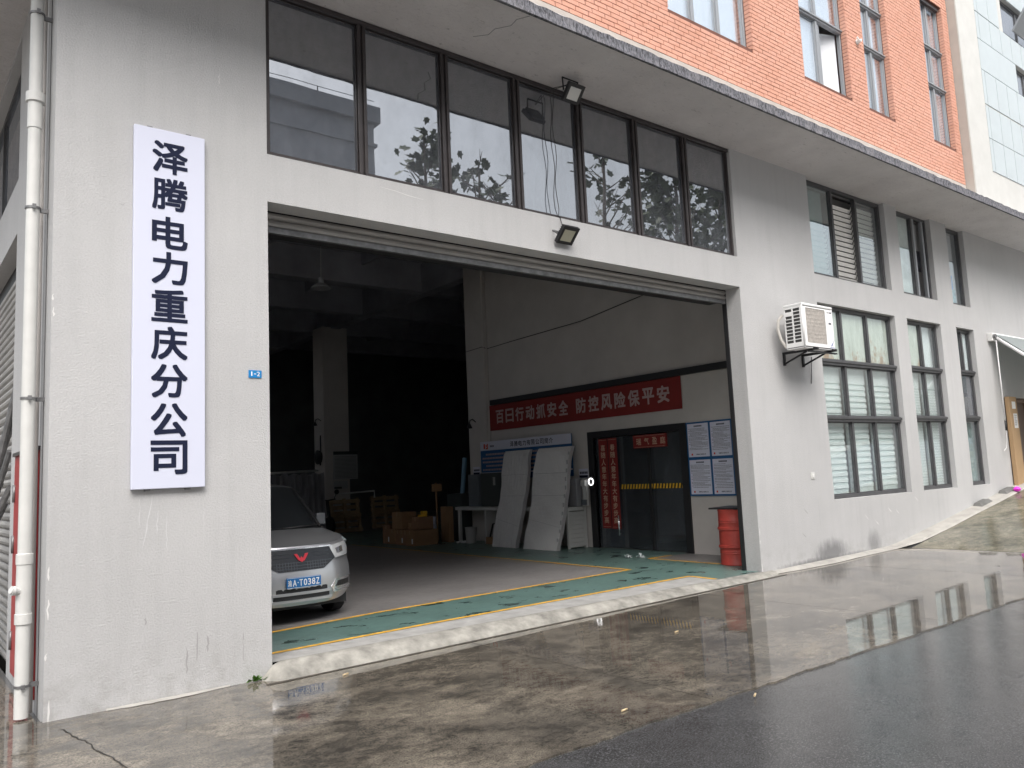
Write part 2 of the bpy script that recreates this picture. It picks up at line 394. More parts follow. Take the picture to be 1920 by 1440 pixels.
def dup(src, par, d=(0, 0, 0)):
    o = src.copy(); COL.objects.link(o); o.parent = par; o.location = src.location+Vector(d)*S; LOC[o.name] = LOC.get(par.name, Vector((0, 0, 0))).copy()
    return o

_gl = {}
def glyphs(body, bold=.0):
    """outline faces of a line of lettering, normalised: returns verts (x, y), faces, (x0, x1, y0, y1)"""
    k = (body, bold)
    if k in _gl: return _gl[k]
    c = bpy.data.curves.new('lettering', 'FONT'); c.body = body; c.resolution_u = 3; c.offset = bold; c.fill_mode = 'FRONT'
    o = bpy.data.objects.new('lettering', c); COL.objects.link(o)
    bpy.context.view_layer.update()
    me = bpy.data.meshes.new_from_object(o.evaluated_get(bpy.context.evaluated_depsgraph_get()))
    v = [(p.co.x, p.co.y) for p in me.vertices]; f = [tuple(p.vertices) for p in me.polygons]
    bpy.data.objects.remove(o); bpy.data.curves.remove(c); bpy.data.meshes.remove(me)
    xs = [p[0] for p in v]; ys = [p[1] for p in v]
    _gl[k] = (v, f, (min(xs), max(xs), min(ys), max(ys))); return _gl[k]
def letter(mb, body, o, ux, uy, wd, ht, bold=0.):
    """fits the lettering into the rectangle with lower-left corner o, edges ux*wd and uy*ht; bold strokes are made of stacked copies"""
    v, f, (x0, x1, y0, y1) = glyphs(body); o = Vector(o); ux = Vector(ux).normalized(); uy = Vector(uy).normalized()
    nz = ux.cross(uy); k = bold*ht; sh = [(0, 0)]
    if k: sh += [(a*k, b*k) for a in (-1, 0, 1) for b in (-1, 0, 1) if a or b]
    for i, (dx, dy) in enumerate(sh):
        mb.add([o+ux*(k+(p[0]-x0)/(x1-x0)*(wd-2*k)+dx)+uy*(k+(p[1]-y0)/(y1-y0)*(ht-2*k)+dy)+nz*.00015*i for p in v], f)
    return mb

def wall(mb, axis, a0, a1, z0, z1, t0, t1, op=()):
    """wall along x (axis 'x', thickness in y) or along y, with openings (a0, a1, z0, z1)"""
    P = (lambda a, t, z: (a, t, z)) if axis == 'x' else (lambda a, t, z: (t, a, z))
    A = sorted({a0, a1} | {v for o in op for v in o[:2] if a0 <= v <= a1}); Z = sorted({z0, z1} | {v for o in op for v in o[2:] if z0 <= v <= z1})
    solid = lambda i, j: 0 <= i < len(A)-1 and 0 <= j < len(Z)-1 and not any(o[0] <= (A[i]+A[i+1])/2 <= o[1] and o[2] <= (Z[j]+Z[j+1])/2 <= o[3] for o in op)
    fl = axis == 'y'
    def q(*p): mb.add(p if not fl else p[::-1], [(0, 1, 2, 3)])
    for i in range(len(A)-1):
        for j in range(len(Z)-1):
            if not solid(i, j): continue
            a, b, c, d = A[i], A[i+1], Z[j], Z[j+1]
            q(P(a, t0, c), P(b, t0, c), P(b, t0, d), P(a, t0, d)); q(P(b, t1, c), P(a, t1, c), P(a, t1, d), P(b, t1, d))
            if not solid(i-1, j): q(P(a, t1, c), P(a, t0, c), P(a, t0, d), P(a, t1, d))
            if not solid(i+1, j): q(P(b, t0, c), P(b, t1, c), P(b, t1, d), P(b, t0, d))
            if not solid(i, j-1): q(P(a, t1, c), P(b, t1, c), P(b, t0, c), P(a, t0, c))
            if not solid(i, j+1): q(P(a, t0, d), P(b, t0, d), P(b, t1, d), P(a, t1, d))
    return mb

# ------------------------------------------------------------------ ground
def zg(x):
    if x <= 0: return -.115
    if x <= 9: return -.115+.085*x/9
    if x <= 10.5: return -.03+.03*(x-9)/1.5
    if x <= 24: return .146*(x-10.5)
    return .146*13.5
W, W2, ZC, YB = 6.8185, 8.2565, 5.961, -.542
def sheet(xs, ys, dz, name, mt, kind='structure'):
    mb = MB(); n = len(xs)
    mb.add([(x, y, zg(x)+dz) for y in ys for x in xs], [(j*n+i, j*n+i+1, (j+1)*n+i+1, (j+1)*n+i) for j in range(len(ys)-1) for i in range(n-1)])
    return mb.build(name, mt, kind=kind)
sheet([-400, -30, 0, 9, 10.5, 24, 60, 400], [-400, -40, -10, -3, 0.1], -.012, 'asphalt_road', ASPH)
sheet([-400, -30, -1.64], [.1, 30, 60], -.012, 'side_yard_ground', ASPH)
sheet([-60, -30, 0, 9, 10.5, 24, 60], [-18.2, -7.2], -.006, 'added_bounce_ground', mat('added_bounce_pale', (.5, .49, .46), .85, var=.1))  # pale ground added out of view to bounce light up under the canopy
random.seed(3)
mb = MB()                      # concrete apron with an uneven front edge, joints left as gaps
JX = [-14, -8.2, 1.83, 5.2, 8.3, 10.5]
for a, b in zip(JX[:-1], JX[1:]):
    k = max(3, int((b-a)/.07)); top = []; bot = []
    xs = [a+.003+(b-a-.006)*i/k for i in range(k+1)]
    e = [(x, -3.06-.022*max(0, x-1.5)+.006*math.sin(x*2.3)+.006*math.sin(x*7.1)+random.uniform(-.012, .012), zg(x)) for x in xs]; h = [(x, .05 if x > -1.7 else 9., zg(x)) for x in xs]
    n = len(xs)
    mb.add(e+h, [(i, i+1, n+i+1, n+i) for i in range(n-1)])
    mb.add([(p[0], p[1], p[2]-.02) for p in e]+e, [(i, i+1, n+i+1, n+i) for i in range(n-1)])
mb.build('concrete_apron', CONC, kind='structure')
def crack(pts, name='ground_crack', w=.006):
    mb = MB(); P_ = []
    for (a, b) in zip(pts[:-1], pts[1:]):
        n = max(2, int(math.dist(a, b)/.06)); P_ += [(a[0]+(b[0]-a[0])*i/n+random.uniform(-.014, .014), a[1]+(b[1]-a[1])*i/n+random.uniform(-.014, .014)) for i in range(n)]
    ws = [w*random.uniform(.4, 1) for _ in P_]
    mb.add([(x-k, y, zg(x)+.003) for (x, y), k in zip(P_, ws)]+[(x+k, y, zg(x)+.003) for (x, y), k in zip(P_, ws)], [(i, i+1, len(P_)+i+1, len(P_)+i) for i in range(len(P_)-1)])
    mb.build(name, CRACKM, kind='structure')
CRACKM = mat('crack_shadow', (.02, .018, .016), .8)
crack([(-1.58, -.25), (-1.5, -.8), (-1.43, -1.5), (-1.5, -2.4)])
mb = MB(); xs = [-1.25+.05*i for i in range(19)]                # pale lime deposit at the foot of the pier
mb.add([(x, -.004, zg(x)+.012) for x in xs]+[(x, -.02-.06*abs(math.sin((x+1.3)*3.3))*random.uniform(.6, 1), zg(x)+.004) for x in xs], [(19+i, 20+i, i+1, i) for i in range(18)])
mb.build('lime_deposit', STRIP, kind='structure')
sheet([10.512, 12, 14, 24, 40], [-3.25, -1.5, -.27], 0, 'concrete_ramp', RAMPM)
mb = MB(); xs = [6.98, 7.6, 8.4, 9.2, 10.3, 10.9, 12, 13, 14, 15, 16, 18, 22]    # pale strip along the foot of the wall
yy = [-.06, -.13, -.16, -.12, -.14, -.25, -.28, -.27, -.28, -.27, -.28, -.28, -.28]
n = len(xs)
mb.add([(x, y, zg(x)+.004) for x, y in zip(xs, yy)]+[(x, y+.03, zg(x)+.03) for x, y in zip(xs, yy)]+[(x, .02, zg(x)+.045) for x in xs],
       [(r*n+i, r*n+i+1, (r+1)*n+i+1, (r+1)*n+i) for r in (0, 1) for i in range(n-1)])
mb.build('wall_foot_strip', STRIP, kind='structure')
mb = MB(); random.seed(6)          # thin dark line along the foot of the kerb
xs = [-.13+.18*i for i in range(41)]; n = len(xs)
mb.add([(x, -.185+.0*x, zg(x)+.003) for x in xs]+[(x, -.222-random.uniform(0, .02), zg(x)+.003) for x in xs], [(n+i, n+i+1, i+1, i) for i in range(n-1)])
mb.build('kerb_foot_line', mat('dark_kerb_line', (.05, .042, .034), .5, var=.3, vs=12), kind='structure')
# sloped kerb at the doorway
mb = MB(); prof = [(.03, .004), (.0, .004), (-.05, -.006), (-.10, -.03), (-.15, -.062), (-.185, -.10), (-.2, -.14)]
xs = [-.10, -.06, 0, .08]+[.2+.16*i for i in range(42)]+[6.98, 7.06]
n = len(prof); random.seed(5)
for i, x in enumerate(xs):
    k = min(1, max(.05, (x+.10)/.12)) if x < .1 else min(1, max(.12, (7.12-x)/.25))
    zf = (zg(x)-.006)/-.12
    for j, (y, z) in enumerate(prof):
        jit = random.uniform(-.004, .004) if 0 < j else 0
        zz = z*zf; k2 = k if x < .1 else 1
        mb.v.append((x, y*(.35+.65*k) if y < 0 else (y if x > .02 else -.003), (zz+jit*.6)*k2+(zg(x)-.004)*(1-k2)))
for i in range(len(xs)-1):
    for j in range(n-1): mb.f.append((i*n+j, i*n+j+1, (i+1)*n+j+1, (i+1)*n+j)); mb.s.append(True)
mb.build('doorway_kerb', KERB, kind='structure', sharp=60)
# hall floor: grey paint with green walkway, yellow lines a little above
HF = thing('hall_floor', 'grey painted hall floor with green walkway and yellow lines behind the doorway', 'floor', (3, 8, 0)); del HF['label'], HF['category']; HF['kind'] = 'structure'
MB().add([(-1.5, .02, 0), (22, .02, 0), (22, 24, 0), (-1.5, 24, 0)], [(0, 1, 2, 3)]).build('grey_floor', FGREY, HF)
g = [[(.03, .40), (5.97, .52), (5.92, .03), (6.80, .03), (8.25, .6), (7.22, .82), (7.25, 2.44), (7.82, 2.44), (8.25, 2.44), (8.25, 12), (6.12, 12), (6.12, 10.6), (6.04, 1.70), (1.75, 1.50), (.03, 1.27)]]
MB().poly([(x, y, .004) for x, y in g[0]]).build('green_walkway', FGREEN, HF)
MB().add([(-1.4, 10.62, .004), (6.11, 10.62, .004), (6.11, 12, .004), (22, 12, .004), (22, 15, .004), (-1.4, 15, .004)], [(0, 1, 2, 3, 4, 5)]).build('green_walkway', FGREEN, HF)
MB().poly([(.01, .02, .003), (6.86, .02, .003), (5.93, .045, .003), (5.96, .5, .003), (1.75, .41, .003), (.01, .33, .003)]).build('bare_sill_strip', mat('bare_sill_concrete', (.36, .355, .345), .55, var=.22, vs=5, bmp=.2), HF)
def line(p, w=.062):
    mb = MB()
    for (a, b) in zip(p[:-1], p[1:]):
        a = Vector((*a, .008)); b = Vector((*b, .008)); d = (b-a).normalized(); n = Vector((-d.y, d.x, 0))*w/2
        mb.add([a-n, b-n, b+n, a+n], [(0, 1, 2, 3)])
    mb.build('yellow_line', FLINE, HF)
line([(.03, .345), (1.75, .43), (5.96, .52)]); line([(5.94, .5), (5.9, .05)])
line([(.03, 1.26), (1.75, 1.49), (6.06, 1.70)]); line([(6.04, 1.70), (6.12, 10.6)]); line([(7.23, .82), (7.27, 2.44)]); line([(7.27, 2.44), (7.83, 2.44)])

# ------------------------------------------------------------------ the factory building
FB = thing('factory_building', 'long grey factory building with orange brick upper storey and open roller door', 'building', (0, 0, 0))
LW = [(8.797, 11.272), (11.712, 13.04), (13.709, 14.493)]
ops = [(0, W, -.5, 3.934), (0, W, 4.369, ZC)]
ops += [(a, b, .859, 3.918) for a, b in LW]+[(a, b, 4.372, ZC) for a, b in LW]+[(15.62, 17.2, .2, 2.6)]
fwall = wall(MB(), 'x', -1.645, 24, -.6, ZC, 0, .24, ops).build('front_wall', WALL, FB)
wall(MB(), 'y', .24, 24, -.6, ZC, -1.645, -1.42, [(2.02, 8, -.6, 3.934), (2.02, 8, 4.47, 5.9)]).build('side_wall', WALL, FB)
B(-1.648, -1.60, .235, .262, -.3, ZC).build('wall_joint', mat('joint_shadow_gap', (.12, .12, .12), .9), FB)
MB().prism([(-2.7, -1.02, ZC), (24, -1.02, ZC), (24, .3, ZC), (-1.4, .3, ZC), (-1.4, 24, ZC), (-2.7, 24, ZC)], (0, 0, .122)).build('canopy', SOFFIT, FB)
# uneven lichen-covered edge of the canopy
mb = MB(); random.seed(11); n = 240; xs = [-2.75+26.75*i/n for i in range(n+1)]
ring = []
for x in xs:
    t = ZC+.118+random.uniform(-.008, .010); o = -1.024+random.uniform(-.006, .002)
    ring += [(x, -1.0, ZC-.012), (x, o-.012, ZC-.016+random.uniform(-.004, .004)), (x, o, ZC+.05), (x, o, t), (x, -.97, t+random.uniform(0, .006)), (x, -.90, ZC+.118)]
mb.add(ring, [(i*6+j, (i+1)*6+j, (i+1)*6+j+1, i*6+j+1) for i in range(n) for j in range(5)], False)
mb.build('canopy_edge', LICHEN, FB)
B(-2.76, -2.70, -1.03, 24, ZC-.012, ZC+.13).build('canopy_edge', LICHEN, FB)

# chips, scratches and runs on the front wall, each a thin piece of its own
MARKW = mat('bare_white_filler', (.66, .655, .645), .9); MARKG = mat('pale_run', (.545, .548, .555), .9); MARKD = mat('dark_smear', (.33, .325, .325), .9)
def mark(name, pts, w, mt):
    mb = MB(); n = len(pts); ws = [.7*w*random.uniform(.35, 1) for _ in pts]; ws[0] *= .3; ws[-1] *= .3
    ds = [(Vector((*pts[min(i+1, n-1)], 0))-Vector((*pts[max(i-1, 0)], 0))).normalized() for i in range(n)]
    A = [(p[0]-d.y*k, -.0016, p[1]+d.x*k) for p, d, k in zip(pts, ds, ws)]; Bq = [(p[0]+d.y*k, -.0016, p[1]-d.x*k) for p, d, k in zip(pts, ds, ws)]
    mb.add(A+Bq, [(i, n+i, n+i+1, i+1) for i in range(n-1)]); mb.build(name, mt, FB)
random.seed(21)
def run(x, z0, z1, w, mt, k=7, dx=0): mark('wall_mark', [(x+dx*i/k+random.uniform(-.006, .006), z0+(z1-z0)*i/k) for i in range(k+1)], w, mt)
run(-.935, 1.42, 1.02, .008, MARKG, 8, -.07); run(-.90, 1.30, 1.12, .006, MARKG); run(-.83, 1.25, .95, .004, MARKG); run(-1.03, 1.40, 1.18, .004, MARKG); run(-.55, 1.3, 1.0, .003, MARKG)
mark('wall_mark', [(1.13, 4.285), (1.3, 4.275), (1.45, 4.255), (1.62, 4.245)], .006, MARKW); run(-.42, 4.99, 4.90, .005, MARKW)
for x, z, h in ((-1.635, 2.93, .05), (-1.632, 2.83, .07), (-1.63, .95, .10), (-1.628, .72, .14), (-1.632, .35, .05), (-1.61, .03, .16)): run(x, z, z-h, .012, MARKW, 4)
for x, z, h in ((6.835, .58, .10), (6.832, .42, .05), (6.838, .10, .12)): run(x, z, z-h, .012, MARKW, 4)
for x, z, h, w in ((-.68, .24, .20, .012), (-.60, .34, .22, .008), (-.52, .30, .12, .012), (-.24, .28, .22, .006), (-.98, .5, .05, .01), (8.35, .9, .45, .01), (10.2, .84, .5, .012), (12.2, .82, .3, .01), (9.4, .84, .4, .008)): run(x, z, z-h, w, MARKD if x < 0 else mat('rain_run', (.40, .40, .405), .9), 6)
for x, z in ((10.0, .45), (10.45, .62), (10.7, .58), (9.7, .55), (11.4, .75), (8.0, .75), (7.9, .42)): mark('wall_mark', [(x-.05, z+.03), (x-.02, z), (x+.02, z-.03), (x+.05, z-.05)], .012, MARKW if x > 9.6 else MARKD)
mark('wall_mark', [(-1.2, 3.7), (-1.17, 3.69), (-1.15, 3.71)], .004, MARKD)
CR = MB(); pt = [(2.31, -.98), (2.24, -.86), (2.26, -.74), (2.16, -.6), (2.17, -.48), (2.06, -.36)]
CR.add([(x-.006, y, ZC-.002) for x, y in pt]+[(x+.006, y+.006, ZC-.002) for x, y in pt], [(i, i+1, 7+i, 6+i) for i in range(5)]); CR.build('soffit_crack', MARKD, FB)
def bar(mb, x0, x1, z0, z1, y0, y1): mb.box(x0, x1, y0, y1, z0, z1)
def window(name, x0, x1, z0, z1, rows, cols, y, fm, gm, fwid=.055, dep=.07, proud=.03, par=FB, th=.045):
    """frame mesh (part) with transoms and mullions; panes as sub-parts. rows: inner z splits; cols: list of x splits per row"""
    mb = MB()
    bar(mb, x0, x0+fwid, z0, z1, y, y+dep); bar(mb, x1-fwid, x1, z0, z1, y, y+dep)
    bar(mb, x0+fwid, x1-fwid, z0, z0+fwid, y, y+dep); bar(mb, x0+fwid, x1-fwid, z1-fwid, z1, y, y+dep)
    Z = [z0]+list(rows)+[z1]
    f = mb.build(name, fm, par, bevel=.004)
    for z in rows:
        t = MB(); bar(t, x0+.002, x1-.002, z-th, z+th, y-proud, y+dep-.01); t.box(x0+.002, x1-.002, y-proud-.02, y+.02, z-th*.1, z+th*.75); t.build('transom', fm, f, bevel=.004)
    for r in range(len(Z)-1):
        a = Z[r]+(fwid if r == 0 else th); b = Z[r+1]-(fwid if r == len(Z)-2 else th)
        X = [x0+fwid]+list(cols[r])+[x1-fwid]
        for k in cols[r]:
            t = MB(); bar(t, k-.028, k+.028, a+.001, b-.001, y-.004, y+dep-.005); t.build('mullion', fm, f, bevel=.003)
        for i in range(len(X)-1):
            u = X[i]+(.028 if i else 0)+.001; v = X[i+1]-(.028 if i < len(X)-2 else 0)-.001
            g = gm[r][i] if isinstance(gm, list) else gm
            if g is None: continue
            # sash lip and pane
            t = MB(); e = .018
            for q in ((u, u+e, a, b), (v-e, v, a, b), (u+e, v-e, a, a+e), (u+e, v-e, b-e, b)): t.box(q[0], q[1], y+.018, y+.052, q[2]+.001, q[3]-.001)
            t.build('sash', fm, f)
            MB().box(u+e, v-e, y+.030, y+.036, a+e, b-e).build('pane', g, f)
    return f
# high band of windows over the doorway
BX = [.974, 1.949, 2.923, 3.897, 4.871, 5.845]
bw = window('band_window', .002, W-.002, 4.372, ZC-.003, [], [BX], .045, BRONZE, GBAND, .034)
mb = MB()
for k in BX: mb.box(k-.045, k-.012, .02, .041, 4.38, ZC-.01); mb.box(k+.012, k+.045, .02, .041, 4.38, ZC-.01)
mb.box(.01, W-.01, .012, .043, ZC-.05, ZC-.004)
mb.build('mullion_cover', BRONZE, bw, bevel=.003)
# lower and upper windows of the office bay
def blind(f, x0, x1, z0, z1, y, pitch, solid=None, duty=.55, sm=SHEER, bmx=BLIND):
    MB().box(x0, x1, y+.012, y+.018, z0, z1).build('blind_backing', sm, f)
    z = z1
    if solid: MB().box(x0, x1, y, y+.008, z1-solid, z1-.002).build('blind_top', bmx, f); z = z1-solid-pitch*.4
    base = None; n = 0
    while z-pitch*duty > z0 and n < 60:
        if base is None: base = B(x0+.004, x1-.004, y, y+.005, z-pitch*duty, z).build('blind_slat', bmx, f)
        else: dup(base, f, (0, 0, z-zb))
        if n == 0: zb = z
        z -= pitch; n += 1
YF = .09
f1 = window('office_window', *LW[0], .862, 3.915, [2.10, 3.00], [[9.70, 10.44], [9.63, 10.45], [9.62, 10.45]], YF, GREYF, GLOW)
c = [8.80, 9.66, 10.45, 11.27]
for i in range(3):
    blind(f1, c[i]+.03, c[i+1]-.05, .92, 2.04, YF+.11, .098); blind(f1, c[i]+.03, c[i+1]-.05, 2.16, 2.94, YF+.11, .098, .25)
    B(c[i]+.02, c[i+1]-.02, YF+.055, YF+.06, 3.06, 3.87).build('window_film', FILM, f1)
f2 = window('office_window', *LW[1], .862, 3.915, [2.13, 3.03], [[12.42], [12.40], [12.40]], YF, GREYF, GLOW)
c = [11.72, 12.4, 13.03]
for i in range(2):
    blind(f2, c[i]+.03, c[i+1]-.05, .92, 2.07, YF+.11, .05, None, .7); blind(f2, c[i]+.03, c[i+1]-.05, 2.2, 2.97, YF+.11, .05, .28, .7)
B(11.73, 12.38, YF+.055, YF+.06, 3.1, 3.87).build('window_film', FILM, f2)
B(12.1, 13.02, YF+.11, YF+.116, 3.09, 3.88).build('curtain', CURT, f2)
f3 = window('office_window', *LW[2], .862, 3.915, [2.15, 3.05], [[], [], [14.12]], YF, GREYF, [[GLOW], [GBAND], [GLOW, GLOW]])
B(13.74, 14.09, YF+.055, YF+.06, 3.11, 3.87).build('curtain', CURT, f3); B(14.16, 14.46, YF+.055, YF+.06, 3.11, 3.87).build('curtain', CURT, f3)
B(13.76, 14.44, YF+.09, YF+.096, .93, 2.08).build('window_film', mat('grey_window_film', (.20, .27, .27), .6, var=.25, vs=2), f3)
def louvres(f, x0, x1, z0, z1, y, pitch=.088):
    base = None; z = z0
    while z < z1:
        if base is None:
            base = MB().obox(((x0+x1)/2, y, z), ((x1-x0)/2, .030, .005), (1, 0, 0), rad(-62)).build('louvre_slat', LOUV, f); zb = z
        else: dup(base, f, (0, 0, z-zb))
        z += pitch
u1 = window('office_window', LW[0][0], LW[0][1], 4.375, ZC-.004, [], [[9.66, 10.44]], YF, GREYF, [[GLOWR, None, GLOW]])
louvres(u1, 9.70, 10.41, 4.46, 5.70, YF+.09); louvres(u1, 10.48, 11.2, 4.46, 5.85, YF+.11); louvres(u1, 8.86, 9.62, 4.46, 5.3, YF+.13)
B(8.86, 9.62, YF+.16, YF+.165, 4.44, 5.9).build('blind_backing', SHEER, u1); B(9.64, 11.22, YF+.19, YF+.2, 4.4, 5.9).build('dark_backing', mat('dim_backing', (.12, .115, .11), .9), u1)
u2 = window('office_window', LW[1][0], LW[1][1], 4.375, ZC-.004, [], [[12.45]], YF, GREYF, [[GLOW, None]])
B(11.78, 12.4, YF+.06, YF+.066, 4.44, 5.88).build('window_film', mat('pale_frosting', (.62, .66, .64), .7, var=.2, vs=3), u2)
B(12.62, 12.95, YF+.10, YF+.106, 5.35, 5.88).build('curtain', mat('grey_curtain', (.25, .25, .25), .9), u2)
mb = MB(); mb.box(12.50, 12.56, YF-.0, YF+.05, 4.43, 5.9); mb.box(12.86, 12.93, YF, YF+.05, 4.43, 5.9); mb.build('sash', LGREYF, u2)
u3 = window('office_window', LW[2][0], LW[2][1], 4.375, ZC-.004, [], [[]], YF, GREYF, GLOW)
B(13.77, 14.44, YF+.14, YF+.146, 4.43, 5.9).build('blind_backing', mat('grey_blind', (.48, .49, .52), .8), u3)
B(13.98, 14.3, YF+.12, YF+.126, 4.75, 5.05).build('taped_poster', mat('blue_poster', (.1, .25, .6), .6, var=.4, vs=9), u3)
B(14.08, 14.36, YF+.11, YF+.116, 4.46, 4.76).build('taped_poster', mat('teal_poster', (.25, .42, .5), .6, var=.5, vs=12), u3)
B(13.8, 14.02, YF+.115, YF+.118, 4.46, 5.0).build('taped_poster', mat('pale_poster', (.55, .5, .38), .6, var=.3, vs=12), u3)
# room behind the office windows: floor slabs, back wall
B(8.46, 24, 4.0, 4.1, -.4, 6.9).build('office_wall', HALLW, FB)
B(8.46, 24, .25, 4.0, 4.05, 4.25).build('office_floor', HALLD, FB)

# upper storey: brick pieces on a mortar backing, real window openings
TZ0, TZ1 = 6.545, 10.6
BWN = [(5.0, 6.79, 3, [5.62, 6.17]), (8.085, 9.46, 2, [8.72]), (10.0, 10.88, 2, [10.43]), (12.32, 13.24, 2, [12.78])]
bops = [(a, b, 7.2, 10.05) for a, b, _, _ in BWN]
bwall = wall(MB(), 'x', -1.645, 13.49, TZ0, TZ1, YB+.012, YB+.19, bops).build('brick_wall', MORTAR, FB)
B(-1.645, 13.49, YB+.004, .3, ZC+.122, TZ0).build('skirting', SKIRT, FB)
L_, H_, J_ = .205, .0605, .0105
rows = int((TZ1-TZ0)/H_); brk = []; rest = MB(); random.seed(2)
for r in range(rows):
    z = TZ0+r*H_; off = [0, L_*.5, L_*.22, L_*.72][r % 4]; x = -1.645-off
    segs = [(-1.645, 13.49)]
    for a, b, c, d in bops:
        if z+H_ > c+.002 and z < d-.002:
            segs = [s for q in segs for s in ((q[0], min(q[1], a)), (max(q[0], b), q[1])) if s[1]-s[0] > .01]
    while x < 13.49:
        for a, b in segs:
            u, v = max(x, a), min(x+L_, b)
            if v-u > .02:
                full = abs(v-u-L_) < 1e-6
                brk.append((u+J_/2, v-J_/2, z+J_/2, min(z+H_-J_/2, TZ1), full))
        x += L_
camp = Vector((-2.6142, -6.6139, 1.45)); cand = []
for b in brk:
    c = Vector(((b[0]+b[1])/2, YB, (b[2]+b[3])/2)); d = c-camp; q = d.dot(fw)
    px, py = 960+1501.5*d.dot(rr)/q, 720-1501.5*d.dot(uu)/q
    see = 0 < px < 1920 and 0 < py and b[2] > 6.545
    if see and b[4]: cand.append((d.length, b))
cand.sort(key=lambda t: t[0]); own = {id(b) for _, b in cand[:300]}
base = None
for b in brk:
    d = random.uniform(-.002, .002)
    if id(b) in own:
        if base is None: base = B(b[0], b[1], YB+d, YB+.02, b[2], b[3]).build('brick', BRICK, bwall); bb = b
        else: dup(base, bwall, (b[0]-bb[0], d, b[2]-bb[2]))
    else: rest.box(b[0], b[1], YB+d, YB+.02, b[2], b[3])
for a, b, c, d in bops:                       # brick returns in the reveals
    z = TZ0
    while z < d:
        if z >= c-.03:
            for X, s in ((b, -1), (a, 1)):
                x0, x1 = sorted((X, X+s*.008)); rest.box(x0, x1, YB+.004, YB+.09, max(z, c)+J_/2, min(z+H_, d)-J_/2)
        z += H_
rest.build('brick_rows', BRICK, bwall, kind='stuff')
YU = YB+.10
for i, (a, b, n, cs) in enumerate(BWN):
    f = window('upper_window', a+.003, b-.003, 7.203, 10.047, [8.36, 9.12], [cs, cs, cs], YU, LGREYF, [[GUP]*n, [GUP]*n, [GUP]*n] if i != 1 else [[GUP, None], [GUP, GUP], [GUP, GUP]], .036, .06, .02, th=.032)
    X = [a+.036]+cs+[b-.05]
    for r, (z0, z1) in enumerate(((7.27, 8.3), (8.42, 9.06), (9.18, 9.98))):
        for k in range(n):
            if i == 1 and r == 0 and k == 1: MB().add([(8.80, YU+.30, z0), (9.40, YU+.075, z0), (9.40, YU+.075, z1+.03), (8.80, YU+.30, z1+.03)], [(0, 1, 2, 3)]).build('inner_wall', mat('inner_white_wall', (.66, .68, .72), .8), f); B(8.75, 8.83, YU+.02, YU+.05, z0-.02, z1).build('open_sash', LGREYF, f); continue
            pr = MB(); m_ = 14
            xs = [X[k]+.012+(X[k+1]-X[k]-.024)*j/m_ for j in range(m_+1)]
            for j in range(m_):
                ya, yb_ = YU+.085+.003*math.sin(j*1.9+k), YU+.085+.003*math.sin((j+1)*1.9+k)
                pr.add([(xs[j], ya, z0), (xs[j+1], yb_, z0), (xs[j+1], yb_, z1), (xs[j], ya, z1)], [(0, 1, 2, 3)], True)
            pr.build('curtain', CURT, f)
    if i == 2: B(10.2, 10.33, YU+.10, YU+.106, 7.75, 8.3).build('curtain', mat('blue_curtain', (.05, .25, .55), .8), f); B(10.2, 10.33, YU+.10, YU+.106, 7.27, 7.74).build('curtain', mat('dark_curtain', (.1, .1, .12), .8), f)
    if i == 3: B(12.37, 13.19, YU-.06, YU-.01, 9.98, 10.04).build('window_head', BRONZE, f)
B(-1.645, 13.49, YB+.19, .5, 10.5, 10.62).build('roof_edge', SOFFIT, FB)
B(-1.645, 13.49, .5, 3.0, 6.9, 10.6).build('upper_rooms', HALLW, FB)      # closed rooms behind the curtains
# valve on the brick wall
t = thing('wall_bracket', 'small white cast bracket on the brick pier between two windows', 'bracket', (9.77, YB-.02, 8.25))
MB().lathe([(.02, 0), (.045, .01), (.03, .05), (.02, .08)], (9.77, YB, 8.25), 10, (0, -1, 0)).build('body', WHITEP, t)
MB().tube([(9.70, YB-.05, 8.30), (9.77, YB-.06, 8.24), (9.83, YB-.05, 8.30)], .014, 6).build('arm', WHITEP, t)
# roller shutter of the big door, rolled up, and its guides
sh = B(-.2, W+.1, .30, .62, 3.80, 4.25).build('roller_shutter', DARKM, FB)
mb0 = None
for k, (z0, z1) in enumerate(((3.865, 3.93), (3.79, 3.861))):
    mb = MB(); xs = (0.0+.0, W)
    pr = [(.262, z0), (.245, z0+.012), (.238, (z0+z1)/2), (.245, z1-.012), (.262, z1)]
    mb.add([(x, y, z) for x in xs for y, z in pr]+[(x, .275, z) for x in xs for z in (z0, z1)], [(0, 5, 6, 1), (1, 6, 7, 2), (2, 7, 8, 3), (3, 8, 9, 4), (10, 12, 5, 0), (4, 9, 13, 11)], False)
    mb.build('slat', GALV, sh)
B(0.02, W-.02, .24, .285, 3.735, 3.787).build('bottom_bar', STEELC, sh)
for x0, x1 in ((-.06, .0), (W-.012, W+.05)):
    B(x0, x1, .242, .31, -.01, 3.95).build('guide_rail', BLACKP, FB, bevel=.004)
